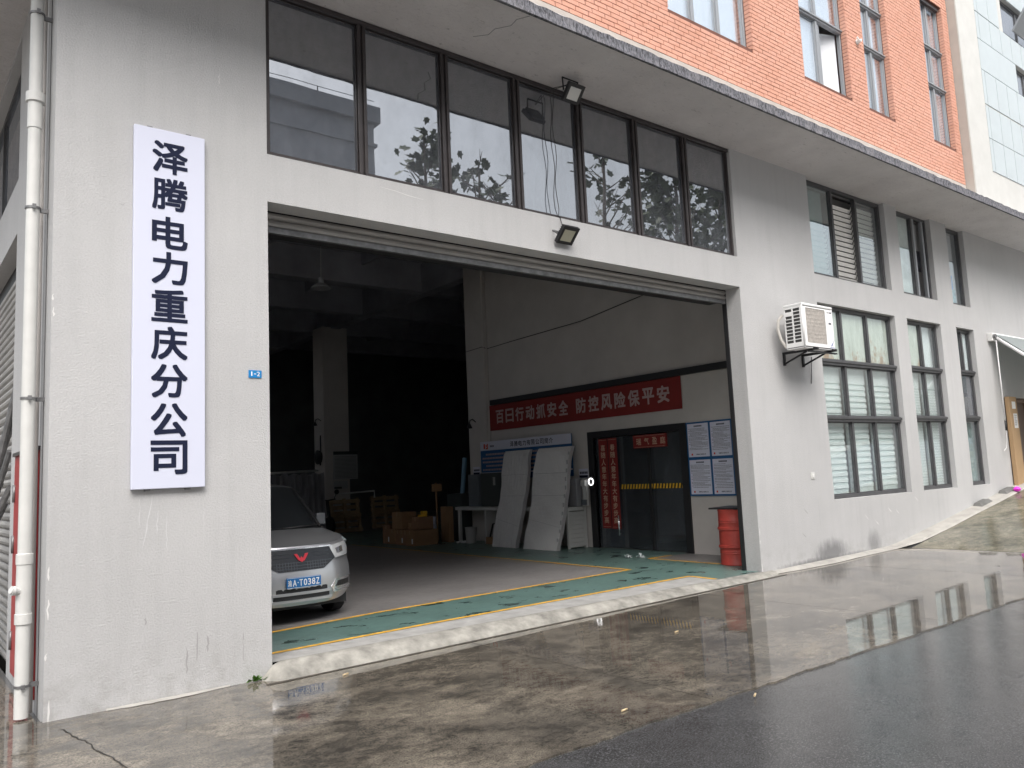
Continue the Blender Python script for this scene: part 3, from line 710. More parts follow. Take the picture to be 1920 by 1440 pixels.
# hall walls, ceiling, beams, columns
wall(MB(), 'y', .24, 8.62, -.05, 7, W2, W2+.2, [(2.44, 4.58, -.05, 2.085)]).build('hall_side_wall', HALLW, FB)
B(W2-.085, W2+.21, 7.93, 8.62, -.02, 7).build('pilaster', HALLW, FB, bevel=.01)
MB().tube([(W2-.03, 7.88, 0.1), (W2-.03, 7.88, 6.9)], .02, 8).build('conduit', HALLW, FB)
MB().tube([(W2-.095, 8.6, 4.37), (W2-.095, 7.97, 4.39), (W2-.02, 7.86, 4.34), (W2-.012, 7.0, 4.37), (W2-.012, 4.74, 4.42), (W2-.012, 3.1, 4.6), (W2-.012, .3, 4.62)], .008, 5).build('wall_cable', BLACKP, FB)
B(7.97, 8.8, 15.9, 16.6, -.02, 6.24).build('column', HALLW, FB, bevel=.01)
B(-1.4, -.9, 8, 8.6, -.02, 6.24).build('column', HALLW, FB, bevel=.01)
for y in (7.0, 10.6, 13.8, 16.9, 20): B(-1.42, 21.9, y, y+.3, 6.24, 7).build('beam', HALLD, FB)
B(W2+.0, W2+.3, 8.62, 24, 6.2, 6.95).build('beam', HALLD, FB)
for y in (7.3, 10.9, 14.1, 17.2): 
    mb = MB()
    for k in range(9): mb.box(-1.3+2.6*k, -1.22+2.6*k, y, y+3.2, 6.7, 7)
    mb.build('ceiling_rib', HALLD, FB)
B(-1.645, 24, .24, 24.3, 7.0, 7.15).build('hall_ceiling', HALLD, FB)
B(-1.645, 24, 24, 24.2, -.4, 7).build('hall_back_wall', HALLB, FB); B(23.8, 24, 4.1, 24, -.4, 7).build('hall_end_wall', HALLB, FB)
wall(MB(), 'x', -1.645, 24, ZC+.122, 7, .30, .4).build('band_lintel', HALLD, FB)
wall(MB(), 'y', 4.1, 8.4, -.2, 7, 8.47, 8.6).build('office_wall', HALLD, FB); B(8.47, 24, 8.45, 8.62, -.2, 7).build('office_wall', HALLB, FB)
B(W2-.06, W2, .3, 7.8, 3.03, 3.145).build('cable_tray', BLACKP, FB)
# small office door in the hall side wall
df = MB()
df.box(W2-.03, W2+.1, 2.3, 2.44, 0, 2.21).box(W2-.03, W2+.1, 4.58, 4.73, 0, 2.21).box(W2-.03, W2+.1, 2.44, 4.58, 2.085, 2.21)
gd = df.build('glass_door', DARKM, FB, bevel=.004)
B(W2+.02, W2+.06, 3.19, 3.25, .01, 2.08).build('door_stile', DARKM, gd)
B(W2+.035, W2+.045, 2.445, 3.19, .02, 2.08).build('pane', GDOOR, gd); B(W2+.035, W2+.045, 3.25, 4.575, .02, 2.08).build('pane', GDOOR, gd)
MB().tube([(W2-.04, 3.99, .25), (W2-.04, 3.99, .62)], .02, 8).tube([(W2-.04, 3.99, .28), (W2+.03, 3.99, .28)], .01, 6).tube([(W2-.04, 3.99, .58), (W2+.03, 3.99, .58)], .01, 6).build('door_handle', CHROME, gd)
mb = MB(); mk = MB(); y = 2.43; k = 0
while y < 3.97:
    (mb if k % 2 else mk).poly([(W2+.03, y, 1.10), (W2+.03, y+.036, 1.10), (W2+.03, y+.018, 1.185), (W2+.03, y-.018, 1.185)]); y += .036; k += 1
mb.build('hazard_stripe', YELL, gd); mk.build('hazard_stripe', BLACKP, gd)
B(9.3, 9.4, 2.2, 4.0, .18, 2.8).build('inner_partition', HALLW, gd)
B(W2+.21, 9.3, 4.0, 4.1, .0, 2.8).build('inner_partition', HALLW, gd)
# side of the building: shutter and window
sr = B(-1.5, -1.44, 2.0, 8, 3.6, 3.93).build('side_shutter', DARKM, FB)
base = None; z = -.2
while z < 3.75:
    if base is None:
        mb = MB(); pr = [(-1.50, 0), (-1.525, .02), (-1.53, .045), (-1.52, .07), (-1.50, .085)]
        mb.add([(x, y, z+dz) for y in (2.0, 8) for x, dz in pr], [(i+1, i+6, i+5, i) for i in range(4)]); base = mb.build('slat', GALV, sr); zb = z
    else: dup(base, sr, (0, 0, z-zb))
    z += .088
sw = MB().box(-1.56, -1.5, 2.02, 8, 4.47, 4.52).box(-1.56, -1.5, 2.02, 8, 5.84, 5.9)
for y in (2.02, 2.72, 4.2, 5.7, 7.94): sw.box(-1.56, -1.5, y, y+.06, 4.52, 5.84)
sw = sw.build('side_window', GREYF, FB); B(-1.535, -1.53, 2.05, 7.97, 4.5, 5.86).build('pane', GBAND, sw)
# door at the far right
B(15.62, 17.2, .16, .22, .6, 2.6).build('brown_door', DOORB, FB)
mb = MB()
for x in (16.1, 16.6, 17.12): mb.box(x-.03, x+.03, .12, .159, .7, 2.58)
mb.box(15.63, 17.19, .12, .158, 2.52, 2.59).build('brown_door_frame', mat('door_brown_frame', (.18, .12, .09), .5), FB)

# ------------------------------------------------------------------ neighbours
WB = thing('white_building', 'white building with pale rectangular wall panels beside the orange brick wall', 'building', (13.52, -.7, 6))
wins = [(16.37, 17.6, 9.1, 9.76), (15.9, 18, 10.35, 11.2)]
wall(MB(), 'x', 13.52, 24, ZC+.14, 14, -.69, -.4, wins).build('facade', WHITEW, WB)
B(13.505, 13.52, -.69, -.4, ZC+.14, 14).build('side_face', BEIGEW, WB)
B(13.52, 14.42, -.705, -.69, ZC+.15, 14).build('corner_band', WHITEW, WB)
gx = [14.43, 14.58, 15.13, 15.68, 16.23, 16.78, 17.33, 17.88, 18.43, 19, 19.55, 20.1, 20.65, 21.2]
j = .008
def panel(x0, x1, z0, z1): B(x0+j, x1-j, -.703, -.69, z0+j, z1-j).build('wall_panel', TILE, WB)
for z0, z1 in ((6.97, 7.66), (7.66, 8.36), (8.36, 9.1)):
    for a, b in zip(gx[:-1], gx[1:]): panel(a, b, z0+(.012 if z0 == 8.36 else 0), z1-(.012 if z1 == 8.36 else 0))
panel(14.43, 16.36, 9.1, 9.76); panel(17.61, 21.2, 9.1, 9.76)
for a, b in zip(gx[:-1], gx[1:]):
    panel(a, b, 9.76, 10.34)
    if not (a > 15.5 and a < 18): panel(a, b, 10.35, 11.2)
B(14.43, 21.2, -.703, -.69, 11.21, 13.9).build('wall_panel', TILE, WB)
for (a, b, c, d) in wins:
    f = MB(); f.box(a+.002, a+.06, -.62, -.55, c, d).box(b-.06, b-.002, -.62, -.55, c, d).box(a+.06, b-.06, -.62, -.55, c+.002, c+.06).box(a+.06, b-.06, -.62, -.55, d-.06, d-.002).box((a+b)/2-.03, (a+b)/2+.03, -.62, -.55, c+.06, d-.06)
    f = f.build('window', GREYF, WB)
    B(a+.06, b-.06, -.60, -.59, c+.06, d-.06).build('pane', GBAND, f); B(a, b, -.45, -.4, c, d).build('window_back', HALLB, f)
f = MB().obox((17.0, -.86, 10.85), (.5, .02, .32), (1, 0, 0), rad(35)).build('open_sash', LGREYF, WB)
NB = thing('neighbour_building', 'grey building across the street mirrored in the first high window pane', 'building', (0, -20, 0))
nops = [(-13+3.1*i, -11.2+3.1*i, z, z+1.7) for i in range(8) for z in (1.2, 4.4, 7.6)]
wall(MB(), 'x', -16, 11.2, -.4, 14.4, -18, -30, nops).build('wall', NEIGH, NB)
B(-16.2, 11.4, -30.2, -17.82, 14.4, 15.0).build('parapet', NEIGH, NB); B(-16.1, 11.3, -30.1, -17.92, 13.5, 13.62).build('ledge', NEIGH, NB)
for a, b, c, d in nops:
    w_ = B(a, b, -18.25, -18.2, c, d).build('window', GREYF, NB); B(a+.06, b-.06, -18.19, -18.18, c+.06, d-.06).build('pane', GBAND, w_)
MB().tube([(11.2, -17.95, 15.25), (5, -17.95, 15.2), (-2, -17.95, 15.3), (-16, -17.95, 15.2)], .012, 4).build('lightning_wire', DARKM, NB)
for x in (9, 5, 1): B(x-.015, x+.015, -17.97, -17.93, 15.0, 15.24).build('wire_post', DARKM, NB)

# street trees behind the camera, seen mirrored in the glass
def tree(x, y, h, seed, leaves, label, spread=1.7, lo=.45):
    rnd = random.Random(seed); z0 = zg(x)-.05
    t = thing('street_tree', label, 'tree', (x, y, z0), 'street trees mirrored in the windows')
    mb = MB(); tips = []
    top = Vector((x+rnd.uniform(-.3, .3), y+rnd.uniform(-.3, .3), z0+h))
    ax = [Vector((x, y, z0)).lerp(top, k/7)+Vector((rnd.uniform(-.12, .12), rnd.uniform(-.12, .12), 0))*(k > 0) for k in range(8)]
    mb.tube(ax, [.20*(1-k/7.6)+.012 for k in range(8)], 8); lb = MB()
    for k in range(30):
        u = lo+(1-lo)*(k+.5)/30; p = Vector((x, y, z0)).lerp(top, u); a = rnd.uniform(0, 6.28); L = spread*(1.12-u)*1.6+.5
        d = Vector((math.cos(a), math.sin(a), rnd.uniform(.5, 1.1))).normalized()
        q = [p+d*L*s+Vector((0, 0, .18*L*s*s)) for s in (0, .33, .66, 1)]
        lb.tube(q, [.035*(1.1-u)*1.6+.006, .026, .016, .005], 5)
        tips += [(q[1], .35), (q[2], .4), (q[3], .4), (q[2].lerp(q[3], .5), .35)]
        for s in (1, 2):
            a2 = a+rnd.uniform(-1, 1); d2 = Vector((math.cos(a2), math.sin(a2), rnd.uniform(.2, 1.2))).normalized(); l2 = L*rnd.uniform(.3, .5)
            lb.tube([q[s], q[s]+d2*l2*.5, q[s]+d2*l2+Vector((0, 0, .06))], [.014, .01, .004], 4); tips += [(q[s]+d2*l2, .35), (q[s]+d2*l2*.5, .3)]
    tips.append((top, .3))
    mb.build('trunk', BARK, t); lb.build('branches', BARK, t)
    cr = MB()
    for i in range(leaves):
        c, r = rnd.choice(tips); p = c+Vector((rnd.gauss(0, r*.6), rnd.gauss(0, r*.6), rnd.gauss(-.05, r*.55))); s = rnd.uniform(.09, .19)
        M = Matrix.Rotation(rnd.uniform(0, 6.28), 3, 'Z') @ Matrix.Rotation(rnd.uniform(-1.2, 1.2), 3, 'X') @ Matrix.Rotation(rnd.uniform(-.8, .8), 3, 'Y')
        out = [(0, -1), (.45, -.75), (.95, -.5), (.7, -.1), (1.0, .35), (.45, .3), (.1, 1.1), (-.45, .35), (-1, .3), (-.65, -.1), (-.9, -.55), (-.4, -.7)]
        cr.add([p+M @ Vector((a*s, b*s, .12*s*abs(a))) for a, b in out], [tuple(range(12))])
    cr.build('crown', LEAF, t, kind='stuff')
tree(9.3, -11.6, 10.75, 1, 420, 'leafy street tree mirrored in the second high window pane', 1.05)
tree(10.7, -11.8, 10.4, 2, 150, 'sparse street tree mirrored beside the second window mullion', .9)
tree(12.4, -12.2, 10.2, 3, 200, 'low thin street tree mirrored in the third high window pane', 1.2)
tree(16.7, -11.6, 11.7, 4, 200, 'nearly bare street tree mirrored in the fifth high window pane', 1.5)
tree(19.9, -11.6, 11.5, 5, 1000, 'dense street tree mirrored in the sixth high window pane', 1.7)
tree(22.3, -11.6, 11.8, 6, 1000, 'tall dense street tree mirrored in the last high window pane', 1.6)

# ------------------------------------------------------------------ things on the facade
SG = thing('company_sign', 'tall white vertical sign with eight navy characters on the grey pier', 'sign', (-.83, -.01, 2.9))
B(-1.10, -.552, -.045, -.004, 1.466, 4.361).build('board', SIGNW, SG, bevel=.005)
mb = MB()
for z in (4.362, 1.462):
    for x in (-.98, -.68): mb.box(x-.02, x+.02, -.03, 0, z-.012, z+.012)
mb.build('bracket', STEELC, SG)
for ch, z in zip('泽腾电力重庆分公司', [4.131, 3.826, 3.506, 3.216, 2.911, 2.61, 2.308, 2.0, 1.708]):
    mb = letter(MB(), ch, (-.965, -.0475, z-.135), (1, 0, 0), (0, 0, 1), .275, .265, .024); mb.build('character', INK, SG)
NP = thing('house_number_plate', 'small blue number plate reading 1-2 on the pier', 'sign', (-.124, -.002, 2.396))
B(-.18, -.07, -.008, 0, 2.364, 2.428).build('plate', NUMB, NP)
letter(MB(), '1', (-.160, -.0095, 2.378), (1, 0, 0), (0, 0, 1), .0095, .038).build('digit', WHITEI, NP)
MB().poly([(-.136, -.0095, 2.393), (-.118, -.0095, 2.393), (-.118, -.0095, 2.400), (-.136, -.0095, 2.400)]).build('dash', WHITEI, NP)
letter(MB(), '2', (-.111, -.0095, 2.378), (1, 0, 0), (0, 0, 1), .026, .038, .012).build('digit', WHITEI, NP)
# rain pipe
PX, PY, PR = -1.752, .20, .046
RP = thing('rain_pipe', 'white plastic rain downpipe with collars at the left corner of the pier', 'pipe', (PX, PY, -.1))
MB().tube([(PX, PY, -.10), (PX, PY, 6.0)], PR, 24).build('tube', PIPE, RP)
for z0, z1, e in ((4.46, 4.53, .02), (4.25, 4.46, .006), (.97, 1.04, .010), (.55, .62, .010), (.62, .97, .005)):
    MB().lathe([(PR, z0-.006), (PR+e, z0), (PR+e, z1), (PR, z1+.006)], (PX, PY, 0), 24).build('collar', PIPE, RP)
for z in (5.18, 3.62, 2.17, .12):
    mb = MB().lathe([(PR+.003, z-.008), (PR+.008, z-.008), (PR+.008, z+.008), (PR+.003, z+.008)], (PX, PY, 0), 20)
    mb.box(PX-.012, PX+.012, PY-PR-.03, PY-PR-.008, z-.016, z+.016); mb.box(PX+PR*.7, -1.64, PY+.01, PY+.03, z-.02, z+.012)
    mb.build('clamp', STEELC, RP)
MB().tube([(PX-.03, PY-.02, .78), (PX-.085, PY-.04, .80)], .028, 12).lathe([(.034, 0), (.034, .02)], (PX-.06, PY-.035, .79), 12, (-1, -.2, .1)).build('branch_stub', PIPE, RP)
MB().tube([(-1.675, .36, -.11), (-1.675, .36, 5.95)], .016, 10).build('conduit', HALLW, RP)
# red cabinet on the side wall
RC = thing('hydrant_cabinet', 'red steel cabinet with hinges on the side wall behind the rain pipe', 'cabinet', (-1.70, 1.0, .85))
B(-1.662, -1.640, .38, 1.62, -.03, 1.80).build('body', REDC, RC, bevel=.004); B(-1.668, -1.6625, .42, 1.58, .02, 1.72).build('door', REDC, RC, bevel=.004)
for z in (.25, 1.05, 1.48): MB().tube([(-1.674, 1.52, z-.075), (-1.674, 1.52, z+.075)], .014, 8).build('hinge', STEELC, RC)
B(-1.68, -1.640, .36, 1.64, 1.80, 1.83).build('cap', BRONZE, RC)
# scaffold tubes against the side shutter
random.seed(8)
pl = ['steel scaffold tube leaning tallest against the side shutter', 'bent grey scaffold tube leaning beside the tallest one', 'thick dark scaffold tube low against the side shutter', 'light worn tube at the outer edge of the leaning bundle',
      'short dark tube in front of the leaning bundle', 'thin grey tube deepest in the leaning bundle', 'rusty tube crossing the leaning bundle', 'scaffold tube with clamp in the middle of the bundle']
for i in range(8):
    y = 2.15+.14*i; h = [2.5, 2.2, 1.55, 1.9, 1.4, 1.75, 2.0, 1.6][i]; x0 = -1.98-.05*(i % 3)
    t = MB().tube([(x0, y+.9, -.10), (x0+.2, y+.45, h*.5), (-1.60, y, h)], [.028, .022, .03][i % 3], 8)
    if i % 2: t.tube([(x0+.15, y+.5, h*.42), (x0+.27, y+.5, h*.46)], .03, 6)
    solo(t, 'scaffold_tube', STEELC, pl[i], 'steel tube', (x0, y+.9, -.1), 'scaffold tubes leaning on the side shutter')

# floodlights
def flood(o, tilt, label, pan):
    t = thing('floodlight', label, 'floodlight', o)
    ox, oy, oz = o; M = Matrix.Rotation(tilt, 3, 'X')
    def R(mb): mb.v = [tuple(Vector(o)+M @ (Vector(p)-Vector(o))) for p in mb.v]; return mb
    R(B(ox-.12, ox+.12, oy, oy+.035, oz-.11, oz+.11)).build('housing', DARKM, t, bevel=.006)
    mb = MB(); z = oz-.09
    while z < oz+.1: mb.box(ox-.1, ox+.1, oy+.0355, oy+.065, z, z+.006); z += .025
    R(mb).build('cooling_fins', DARKM, t)
    f = MB(); f.box(ox-.12, ox-.085, oy-.012, oy-.001, oz-.11, oz+.11).box(ox+.085, ox+.12, oy-.012, oy-.001, oz-.11, oz+.11).box(ox-.085, ox+.085, oy-.012, oy-.001, oz+.068, oz+.11).box(ox-.085, ox+.085, oy-.012, oy-.001, oz-.11, oz-.078)
    R(f).build('bezel', BLACKP, t)
    R(B(ox-.083, ox+.083, oy-.006, oy-.002, oz-.076, oz+.066)).build('lens', pan, t)
    return t, R
t, R = flood((3.52, -.29, 5.77), rad(40), 'black square floodlight hanging from the canopy soffit', LAMPW)
MB().tube([(3.40, -.25, 5.80), (3.40, -.24, 5.955), (3.64, -.24, 5.955), (3.64, -.25, 5.80)], .010, 6).build('yoke', DARKM, t)
t, R = flood((3.465, -.12, 4.13), rad(45), 'black square floodlight with yellowish lens on the beam over the doorway', REFL)
MB().tube([(3.33, -.10, 4.14), (3.34, -.005, 4.20), (3.58, -.005, 4.20), (3.60, -.10, 4.14)], .009, 6).build('yoke', STEELC, t)
mb = MB(); random.seed(4)
for o in (0, .035):
    mb.tube([(3.50+o*.3, -.22, 5.90), (3.43+o, -.02, 5.92)]+[(3.41+o+.02*math.sin(k*1.1+o*40), .0, 5.85-.125*k) for k in range(12)]+[(3.43+o*.5, -.004, 4.385), (3.47, -.004, 4.37), (3.46, -.05, 4.24)], .0045, 5)
solo(mb, 'lamp_wire', BLACKP, 'pair of thin black wires hanging between the two floodlights', 'wire', (3.5, .06, 5.9))

# air conditioner on its bracket
AC = thing('air_conditioner', 'white outdoor air conditioner on a black wall bracket', 'air conditioner', (7.92, -.36, 3.058))
x0, x1, y0, y1, z0, z1 = 7.52, 8.32, -.5, -.215, 3.058, 3.688
B(x0+.03, x1, y0+.02, y1, z0, z1-.036).build('casing', ACD, AC)
B(x0+.03, x1+.002, y1-.004, y1+.004, z0, z1-.036).build('rear_panel', AMB, AC); B(x1-.012, x1+.003, y0+.004, y1-.005, z0, z1-.036).build('end_panel', AMB, AC); B(x0+.005, x1, y0+.006, y1, z0-.012, z0-.001).build('base_pan', AMB, AC); MB().tube([(x0+.008, y0+.006, z0), (x0+.008, y0+.006, z1-.036)], .012, 8).build('corner_post', AMB, AC)
B(x0, x1+.004, y0-.002, y1+.01, z1-.035, z1).build('top_cover', AMB, AC, bevel=.008)
g = wall(MB(), 'x', x0+.02, x1-.02, z0+.01, z1-.05, y0-.006, y0+.003, [(7.60, 8.10, 3.12, 3.62)]).build('front_panel', AMB, AC)
B(7.60, 8.10, y0+.008, y0+.012, 3.12, 3.62).build('fan_grille_back', ACG, AC)
MB().lathe([(.22, 0), (.22, .001)], (7.85, y0+.007, 3.37), 32, (0, -1, 0)).build('fan_disc', mat('dim_fan', (.46, .43, .40), .7, var=.3, vs=12), AC)
mb = MB()
for k in range(26): x = 7.605+.0196*k; mb.box(x, x+.004, y0-.010, y0-.006, 3.12, 3.62)
for k in range(9): z = 3.15+.055*k; mb.box(7.60, 8.10, y0-.007, y0-.003, z, z+.006)
mb.build('fan_guard', ACG, AC)
# louvred side with two columns of slots
mb = wall(MB(), 'y', y0+.002, y1, z0+.01, z1-.04, x0-.001, x0+.012, [(y, y+.105, 3.13+.05*k, 3.13+.05*k+.04) for y in (-.46, -.335) for k in range(10) if not (y > -.4 and k == 8)])
mb.build('side_grille', AMB, AC); B(x0+.018, x0+.028, y0+.02, y1-.005, z0+.02, z1-.05).build('fin_block', ACD, AC)
mb = MB()
for k in (0, 2, 3, 4): mb.box(8.165+.024*k, 8.181+.024*k, y0-.009, y0-.0065, 3.585, 3.603)
mb.build('printed_mark', BLACKI, AC)
MB().box(8.19, 8.25, y0-.009, y0-.0065, 3.42, 3.445).build('label_mark', BLACKI, AC)
MB().add([(8.20, y0-.0075, 3.10), (8.29, y0-.0075, 3.19), (8.30, y0-.0075, 3.215), (8.23, y0-.0075, 3.10), (8.18, y0-.0075, 3.075), (8.305, y0-.0075, 3.075), (8.305, y0-.0075, 3.083), (8.18, y0-.0075, 3.083)], [(0, 3, 2, 1), (4, 5, 6, 7)]).build('blue_swoosh', BLUEL, AC)
MB().tube([(x0+.03, y1+.02, 3.08), (x0-.01, y1+.07, 3.2), (x0-.04, y1+.09, 3.34), (x0-.03, y1+.08, 3.48), (x0+.02, y1+.04, 3.56)], .022, 8).build('wrapped_hose', mat('hose_wrap', (.5, .48, .45), .7), AC)
BR = thing('ac_bracket', 'black triangular steel bracket under the air conditioner', 'bracket', (8.0, 0, 3.03))
for x in (7.755, 8.245):
    a = MB().box(x-.018, x+.018, -.56, 0, 3.02, 3.054).build('arm', DARKM, BR); B(x-.02, x+.02, -.026, -.001, 2.86, 3.02).build('upright', DARKM, BR)
    d = Vector((0, -.40, 3.02)); MB().tube([(x, -.02, 2.885), (x, -.38, 3.02)], .014, 6).build('brace', DARKM, BR)
B(7.70, 8.42, -.47, -.43, 3.0, 3.019).build('cross_bar', DARKM, BR)
solo(MB().tube([(8.42, -.05, 3.02), (8.425, -.03, 2.85), (8.44, -.012, 2.72), (8.42, -.012, 2.62)], .008, 6), 'drain_hose', STEELC, 'thin grey drain hose dangling below the air conditioner', 'hose', (8.42, -.03, 3.0))
solo(MB().obox((11.3, -.86, ZC+.165), (.36, .07, .035), (0, 1, 0), -.02), 'foam_board', WHITEP, 'white foam board lying on the canopy edge at the right', 'board', (11.3, -.86, ZC+.13), bevel=.006)
SW = thing('wall_switch', 'small cream doorbell switch on the wall left of the big windows', 'switch', (8.25, 0, 1.245))
B(8.20, 8.30, -.012, 0, 1.195, 1.295).build('plate', PIPE, SW, bevel=.004); B(8.225, 8.275, -.018, -.0125, 1.22, 1.27).build('button', WHITEP, SW, bevel=.003)
# awning over the right-hand door
AW = thing('awning', 'pale retractable awning over the brown door with white crank rod', 'awning', (15.2, -.02, 3.82))
B(15.12, 15.24, -.10, 0, 3.73, 3.90).build('wall_bracket', WHITEP, AW, bevel=.01)
MB().lathe([(.045, 0), (.045, .05)], (15.17, -.10, 3.82), 12, (0, -1, 0)).build('gear', STEELC, AW)
MB().tube([(15.25, -.06, 3.86), (20, -.06, 3.86)], .05, 12).build('roller', AWNB, AW)
MB().prism([(15.26, -.06, 3.905), (20, -.06, 3.905), (20, -1.2, 2.90), (15.26, -1.2, 2.90)], (0, 0, .008)).build('fabric', AWN, AW)
MB().tube([(15.26, -.08, 3.83), (15.26, -1.19, 2.84)], .032, 8).build('folding_arm', AWNB, AW); MB().box(15.25, 20, -1.24, -1.2, 2.8, 2.9).build('front_bar', AWNB, AW)
MB().tube([(15.235, -.12, 3.74), (15.235, -.12, 2.1)], .012, 8).build('crank_rod', AWNB, AW); MB().tube([(15.235, -.12, 2.1), (15.235, -.12, 1.9)], .018, 8).build('crank_grip', BLACKP, AW)
MB().tube([(15.235, -.12, 1.9), (15.26, -.10, 1.7), (15.25, -.08, 1.55), (15.18, -.06, 1.5)], .006, 5).build('crank_hook', AWNB, AW)
DB = thing('door_board', 'long flat brown cardboard box standing beside the brown door', 'box', (15.82, -.06, .79))
B(15.60, 15.98, -.10, -.02, .77, 2.60).build('carton', TANP, DB, bevel=.004)
B(15.72, 15.9, -.103, -.1005, 2.35, 2.50).build('paper_label', WHITEI, DB); B(15.74, 15.93, -.103, -.1005, 1.95, 2.25).build('paper_label', WHITEI, DB)
mb = MB()
for k in range(6): mb.box(15.77, 15.90-.02*(k % 3), -.1045, -.1032, 2.21-.04*k, 2.222-.04*k)
mb.build('printed_lines', BLACKI, DB)
def stopper(x, label):
    z = zg(x)+.015
    mb = MB(); q = lambda u, y, h: (x+u, y, z+.142*u+h)
    mb.add([q(-.27, -.20, 0), q(.27, -.20, 0), q(.27, -.015, 0), q(-.27, -.015, 0), q(-.20, -.13, .075), q(.2, -.13, .075), q(.2, -.03, .075), q(-.20, -.03, .075)],
           [(0, 1, 5, 4), (1, 2, 6, 5), (2, 3, 7, 6), (3, 0, 4, 7), (4, 5, 6, 7), (3, 2, 1, 0)])
    solo(mb, 'wheel_wedge', STONE, label, 'wheel wedge', (x, -.12, z), 'grey wedges at the foot of the ramp wall')
stopper(13.8, 'grey wheel wedge lying under the narrow right window'); stopper(15.0, 'grey wheel wedge lying in front of the tan board')
mb = MB().lathe([(.0, 0), (.05, .01), (.07, .05), (.04, .09), (.01, .10)], (15.05, -.26, zg(15.05)+.02), 10).lathe([(.0, 0), (.04, .01), (.05, .04), (.01, .07)], (15.16, -.24, zg(15.16)+.02), 8)
solo(mb, 'plastic_scrap', PINK, 'crumpled magenta plastic scrap on the ramp edge by the door', 'litter', (15.05, -.26, zg(15.05)))
# small litter and a weed
for x, y, a, lb in ((.45, -.42, .3, 'pale cigarette end near the kerb by the pier'), (3.33, -1.46, .2, 'pale cigarette end in the middle of the wet concrete'), (1.25, -2.78, .1, 'tan cigarette end on the concrete near the asphalt edge'), (2.07, -3.2, .5, 'orange cigarette end lying on the asphalt')):
    d = Vector((math.cos(a), math.sin(a), 0))*.028; c = Vector((x, y, zg(x)+.008))
    solo(MB().tube([c-d, c+d], .0065, 8), 'cigarette_end', CREAM, lb, 'cigarette end', c, 'cigarette ends on the wet ground')
mb = MB(); rnd = random.Random(5)
for i in range(26):
    a = rnd.uniform(0, 6.28); l = rnd.uniform(.03, .07); c = Vector((-.16+rnd.gauss(0, .03), -.03, -.11)); d = Vector((math.cos(a), -abs(math.sin(a))*.6, rnd.uniform(.3, .9)))*l; n = Vector((-d.y, d.x, .01)).normalized()*.016
    mb.add([c, c+d*.6-n, c+d, c+d*.6+n], [(0, 1, 2, 3)])
solo(mb, 'weed', GREENL, 'small green weed at the foot of the pier by the kerb', 'plant', (-.16, -.03, -.11))

# ------------------------------------------------------------------ things on the hall side wall
XW = W2-.012
BN = thing('safety_banner', 'long red banner with white slogan on the hall side wall', 'banner', (XW, 5.1, 2.75))
mb = MB(); ny = 24
for i in range(ny):
    ya, yb_ = 2.33+5.54*i/ny, 2.33+5.54*(i+1)/ny; xa, xb = XW-.012+.006*math.sin(i*1.3), XW-.012+.006*math.sin((i+1)*1.3)
    mb.add([(xa, ya, 2.456), (xa, ya, 3.025), (xb, yb_, 3.025), (xb, yb_, 2.456)], [(0, 1, 2, 3)], True)
mb.build('cloth', REDB, BN)
yy = 7.62
for ch in '百日行动抓安全 防控风险保平安':
    if ch == ' ': yy -= .17; continue
    letter(MB(), ch, (XW-.024, yy, 2.60), (0, -1, 0), (0, 0, 1), .285, .30, .03).build('character', PINKI, BN); yy -= .352
BD = thing('company_board', 'blue and white company profile board behind the wrapped panels', 'board', (XW, 6.6, 1.8))
xb = W2-.11
B(xb, xb+.02, 5.1, 8.15, 1.38, 2.22).build('panel', BLUEB, BD); B(xb-.004, xb-.0005, 5.1, 8.15, 2.02, 2.22).build('header', SWHITE, BD); B(xb-.004, xb-.0005, 5.1, 8.15, 1.50, 1.53).build('white_rule', SWHITE, BD)
y = 7.05
for ch in '泽腾电力有限公司简介': letter(MB(), ch, (xb-.006, y, 2.06), (0, -1, 0), (0, 0, 1), .12, .115, .014).build('character', INK, BD); y -= .143
MB().box(xb-.007, xb-.0045, 7.97, 8.02, 2.06, 2.17).box(xb-.007, xb-.0045, 7.86, 7.94, 2.05, 2.08).box(xb-.007, xb-.0045, 7.86, 7.89, 2.08, 2.17).box(xb-.007, xb-.0045, 7.905, 7.94, 2.10, 2.15).build('logo', REDL, BD)
mb = MB()
for k in range(5): mb.box(xb-.006, xb-.0045, 7.78-.03*k-.02, 7.78-.03*k, 2.09, 2.13)
mb.build('printed_lines', BLACKI, BD)
rnd = random.Random(9); mb = MB()
for r in range(5):
    y = 7.95 if r in (0, 3) else 8.08
    while y > 5.2:
        a = rnd.uniform(.03, .055); mb.box(xb-.002, xb-.0006, y-a, y, 1.93-.085*r-.02, 1.93-.085*r+.02); y -= a+.014
mb.build('printed_lines', PINKI, BD)
PB = thing('notice_board', 'blue notice board holding four printed white sheets by the barrel', 'notice board', (XW, 1.8, 1.6))
xb = W2-.025
B(xb, W2-.001, 1.34, 2.285, .962, 2.203).build('backing', BLUEB, PB)
rnd = random.Random(4)
